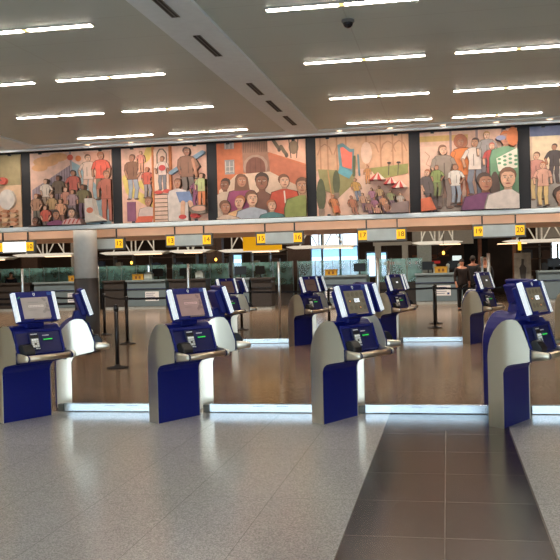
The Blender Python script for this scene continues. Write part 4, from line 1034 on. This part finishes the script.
# ------------------------------------------------------------------ people
def skin_mesh(name, verts, edges, radii, m, parent, root=0, sub=2):
    me = bpy.data.meshes.new(name); me.from_pydata(verts, edges, []); me.materials.append(m)
    o = bpy.data.objects.new(name, me); C.objects.link(o)
    if parent: o.parent = parent
    md = o.modifiers.new('skin', 'SKIN')
    for i, sv in enumerate(me.skin_vertices[0].data):
        r = radii[i]; sv.radius = r if isinstance(r, tuple) else (r, r); sv.use_root = (i == root)
    md.use_smooth_shade = True
    sb = o.modifiers.new('sub', 'SUBSURF'); sb.levels = sub; sb.render_levels = sub
    return o
skin_ms = [mat('skin_a', (196, 140, 112), .6), mat('skin_b', (150, 96, 70), .6)]
hair_m = mat('hair_dark', (30, 22, 18), .7); hair_m2 = mat('hair_brown', (84, 52, 32), .7)
def person(x, y, rz, h, top_c, leg_c, sk, hr, label, arm=0, behind=False):
    t = empty('person', (x, y, 0), rz); tag(t, label, 'person', None)
    k = h/1.75
    P = lambda *a: tuple(v*k for v in a)
    # body: pelvis, spine, neck, head, arms, legs in one skin
    V = [P(0,0,.94), P(0,.01,1.12), P(0,0,1.32), P(0,0,1.44), P(0,0,1.51), P(0,-.01,1.57), P(0,-.015,1.64), P(0,0,1.71)]
    E_ = [(i, i+1) for i in range(7)]
    Rr = [(.15,.11), (.13,.10), (.16,.105), (.10,.08), .052, .068, .082, .055]
    for sg in (-1, 1):
        b0 = len(V); fw = arm if sg > 0 else arm*.5
        V += [P(sg*.17,0,1.41), P(sg*.22,.01,1.25), P(sg*.24,.0-.02*fw,1.12), P(sg*.23,-.06-.16*fw,.95+.16*fw), P(sg*.22,-.09-.2*fw,.87+.2*fw)]
        E_ += [(3, b0), (b0, b0+1), (b0+1, b0+2), (b0+2, b0+3), (b0+3, b0+4)]
        Rr += [.068, .052, .045, .034, .03]
        # fingers and thumb
        hp = V[b0+4]
        for f in range(4):
            c0 = len(V); dx = (f-1.5)*.018*k
            V += [(hp[0]+dx, hp[1]-.01*k, hp[2]-.05*k), (hp[0]+dx, hp[1]-.03*k, hp[2]-(.085+.008*(1.5-abs(f-1.5)))*k)]
            E_ += [(b0+4, c0), (c0, c0+1)]; Rr += [.009, .007]
        c0 = len(V); V += [(hp[0]-sg*.035*k, hp[1]-.03*k, hp[2]-.03*k), (hp[0]-sg*.04*k, hp[1]-.05*k, hp[2]-.055*k)]; E_ += [(b0+4, c0), (c0, c0+1)]; Rr += [.01, .008]
    for sg in (-1, 1):
        b0 = len(V)
        V += [P(sg*.095,0,.86), P(sg*.105,-.01,.50), P(sg*.11,.02,.12), P(sg*.115,.02,.05), P(sg*.12,-.12,.035)]
        E_ += [(0, b0), (b0, b0+1), (b0+1, b0+2), (b0+2, b0+3), (b0+3, b0+4)]
        Rr += [.092, .066, .042, .042, .034]
    Rr = [(r[0]*k, r[1]*k) if isinstance(r, tuple) else r*k for r in Rr]
    skin_mesh('body', V, E_, Rr, sk, t)
    # clothes as their own surfaces around the body
    V = [P(0,0,.80), P(0,0,.95), P(0,.01,1.12), P(0,0,1.32), P(0,0,1.43)]; E_ = [(0,1),(1,2),(2,3),(3,4)]; Rr = [(.20,.15), (.195,.145), (.17,.135), (.19,.135), (.13,.10)]
    for sg in (-1, 1):
        b0 = len(V); fw = arm if sg > 0 else arm*.5
        V += [P(sg*.175,0,1.41), P(sg*.222,.01,1.25), P(sg*.242,.0-.02*fw,1.12), P(sg*.233,-.05-.15*fw,.97+.16*fw)]
        E_ += [(4, b0), (b0, b0+1), (b0+1, b0+2), (b0+2, b0+3)]; Rr += [.082, .066, .058, .048]
    skin_mesh('jacket', V, E_, [(r[0]*k, r[1]*k) if isinstance(r, tuple) else r*k for r in Rr], top_c, t)
    V = [P(0,0,1.0)]; E_ = []; Rr = [(.17,.125)]
    for sg in (-1, 1):
        b0 = len(V); V += [P(sg*.095,0,.84), P(sg*.105,-.01,.50), P(sg*.11,.02,.08)]; E_ += [(0, b0), (b0, b0+1), (b0+1, b0+2)]; Rr += [.105, .082, .066]
    skin_mesh('trousers', V, E_, [(r[0]*k, r[1]*k) if isinstance(r, tuple) else r*k for r in Rr], leg_c, t)
    for sg in (-1, 1):
        bm = B(); box(bm, sg*.115*k-.045, sg*.115*k+.045, -.19*k, .08*k, 0.001, .07*k); new_obj('shoe', bm, black, t, bevel=.02)
    # hair cap, eyes, nose, mouth, ears
    bm = B(); bmesh.ops.create_uvsphere(bm, u_segments=20, v_segments=12, radius=1)
    for v in list(bm.verts):
        if v.co.z < -.15 and v.co.y < .1: bm.verts.remove(v)
    for v in bm.verts: v.co = Vector((v.co.x*.088*k, v.co.y*.1*k+.012*k, v.co.z*.105*k+1.665*k))
    new_obj('hair', bm, hr, t, smooth=True)
    for sg in (-1, 1):
        bm = B(); bmesh.ops.create_uvsphere(bm, u_segments=8, v_segments=6, radius=.009*k)
        for v in bm.verts: v.co += Vector((sg*.028*k, -.085*k, 1.645*k))
        new_obj('eye', bm, black, t)
        bm = B(); bmesh.ops.create_uvsphere(bm, u_segments=8, v_segments=6, radius=.018*k)
        for v in bm.verts: v.co = Vector((v.co.x*.4+sg*.082*k, v.co.y*.7, v.co.z*1.4+1.63*k))
        new_obj('ear', bm, sk, t)
    bm = B(); tube(bm, (0, -.082*k, 1.65*k), (0, -.103*k, 1.61*k), .006*k, .014*k, n=8); new_obj('nose', bm, sk, t)
    bm = B(); box(bm, -.022*k, .022*k, -.088*k, -.078*k, 1.575*k, 1.583*k); new_obj('mouth', bm, mat('lip_red', (140, 70, 62), .5), t)
    return t
blackc = mat('cloth_black', (20, 20, 24), .85, noise=.1, nscale=20); navyc = mat('cloth_navy', (24, 28, 44), .85, noise=.1); brownc = mat('cloth_brown', (38, 27, 24), .85, noise=.1); greyc = mat('cloth_grey', (110, 112, 112), .85)
person(.48, 30.0, .25, 1.74, brownc, blackc, skin_ms[0], hair_m, 'person in brown top and black trousers standing at the left of the group of three')
person(.86, 30.4, 3.0, 1.84, blackc, blackc, skin_ms[1], hair_m, 'tall person in all black with back turned, middle of the group of three')
person(1.24, 29.8, -.35, 1.76, blackc, navyc, skin_ms[0], hair_m2, 'person in black jacket facing the camera, rightmost of the group of three')
person(4.25, 36.6, 0, 1.70, blackc, blackc, skin_ms[0], hair_m, 'person in black standing behind the counter at the right edge')
person(-19.2, 36.0, .3, 1.72, navyc, blackc, skin_ms[0], hair_m, 'person in navy standing behind the dark counter at the left edge')

# ------------------------------------------------------------------ lights, world, camera
def area(name, loc, rot, sx, sy, power, col, spread=None):
    l = bpy.data.lights.new(name, 'AREA'); l.shape = 'RECTANGLE'; l.size = sx; l.size_y = sy; l.energy = power; l.color = col
    o = bpy.data.objects.new(name, l); C.objects.link(o); o.location = loc; o.rotation_euler = rot
    return o
w = bpy.data.worlds.new('World'); S.world = w; w.use_nodes = True
nt = w.node_tree; bg = nt.nodes['Background']
tc = nt.nodes.new('ShaderNodeTexCoord'); sx = nt.nodes.new('ShaderNodeSeparateXYZ'); nt.links.new(tc.outputs['Generated'], sx.inputs[0])
rp = nt.nodes.new('ShaderNodeValToRGB'); nt.links.new(sx.outputs['Z'], rp.inputs['Fac'])
rp.color_ramp.elements[0].position = 0; rp.color_ramp.elements[0].color = (.78, .92, 1, 1)
rp.color_ramp.elements[1].position = .6; rp.color_ramp.elements[1].color = (.48, .70, 1, 1)
nt.links.new(rp.outputs[0], bg.inputs['Color']); bg.inputs['Strength'].default_value = 6.3
# the downlights along the mural wall wash the panels
for x in (-8.2, -6.49, -5.65, -4.7, -3.6, -2.7, -1.80, -.916, -.016, .87, 1.74, 2.6):
    l = bpy.data.lights.new('downlight_spot', 'SPOT'); l.energy = 20; l.spot_size = R(150); l.spot_blend = 1; l.shadow_soft_size = .06; l.color = (1, .9, .8)
    o = bpy.data.objects.new('downlight_spot', l); C.objects.link(o); o.location = (x, 15.2, CZ-.06); o.rotation_euler = (R(30), 0, 0)
area('added_fascia_fill', (-4, 16.12, 2.68), (R(90), 0, 0), 18, .06, 60, (1, .88, .74))  # added light strip, hidden from view, that brightens the peach fascia
# added fill lights, out of view, that brighten the dark rear hall
for x in (-18, -10, -2, 6):
    area('rear_hall_fill', (x, 29, 6.8), (0, 0, 0), 3, 1, 620, (1, .84, .68))

cam = bpy.data.cameras.new('Camera'); co = bpy.data.objects.new('Camera', cam); C.objects.link(co)
Fpx = 870.
cam.sensor_fit = 'HORIZONTAL'; cam.sensor_width = 36; cam.lens = 36*Fpx/560
cam.clip_end = 400
YAW, PITCH, ROLL = R(10.9), R(-.8), .0255
M = Matrix.Rotation(YAW, 4, 'Z') @ Matrix.Rotation(PITCH, 4, 'X') @ Matrix.Rotation(ROLL, 4, 'Y') @ Matrix.Rotation(math.pi/2, 4, 'X')
co.matrix_world = Matrix.Translation((0, 0, 1.6)) @ M
S.camera = co
S.view_settings.view_transform = 'Standard'; S.view_settings.look = 'None'; S.view_settings.gamma = 1; S.view_settings.exposure = 0
S.view_settings.use_curve_mapping = False
S.cycles.use_denoising = True
S.cycles.max_bounces = 8; S.cycles.diffuse_bounces = 4; S.cycles.glossy_bounces = 4
S.cycles.sample_clamp_indirect = 6
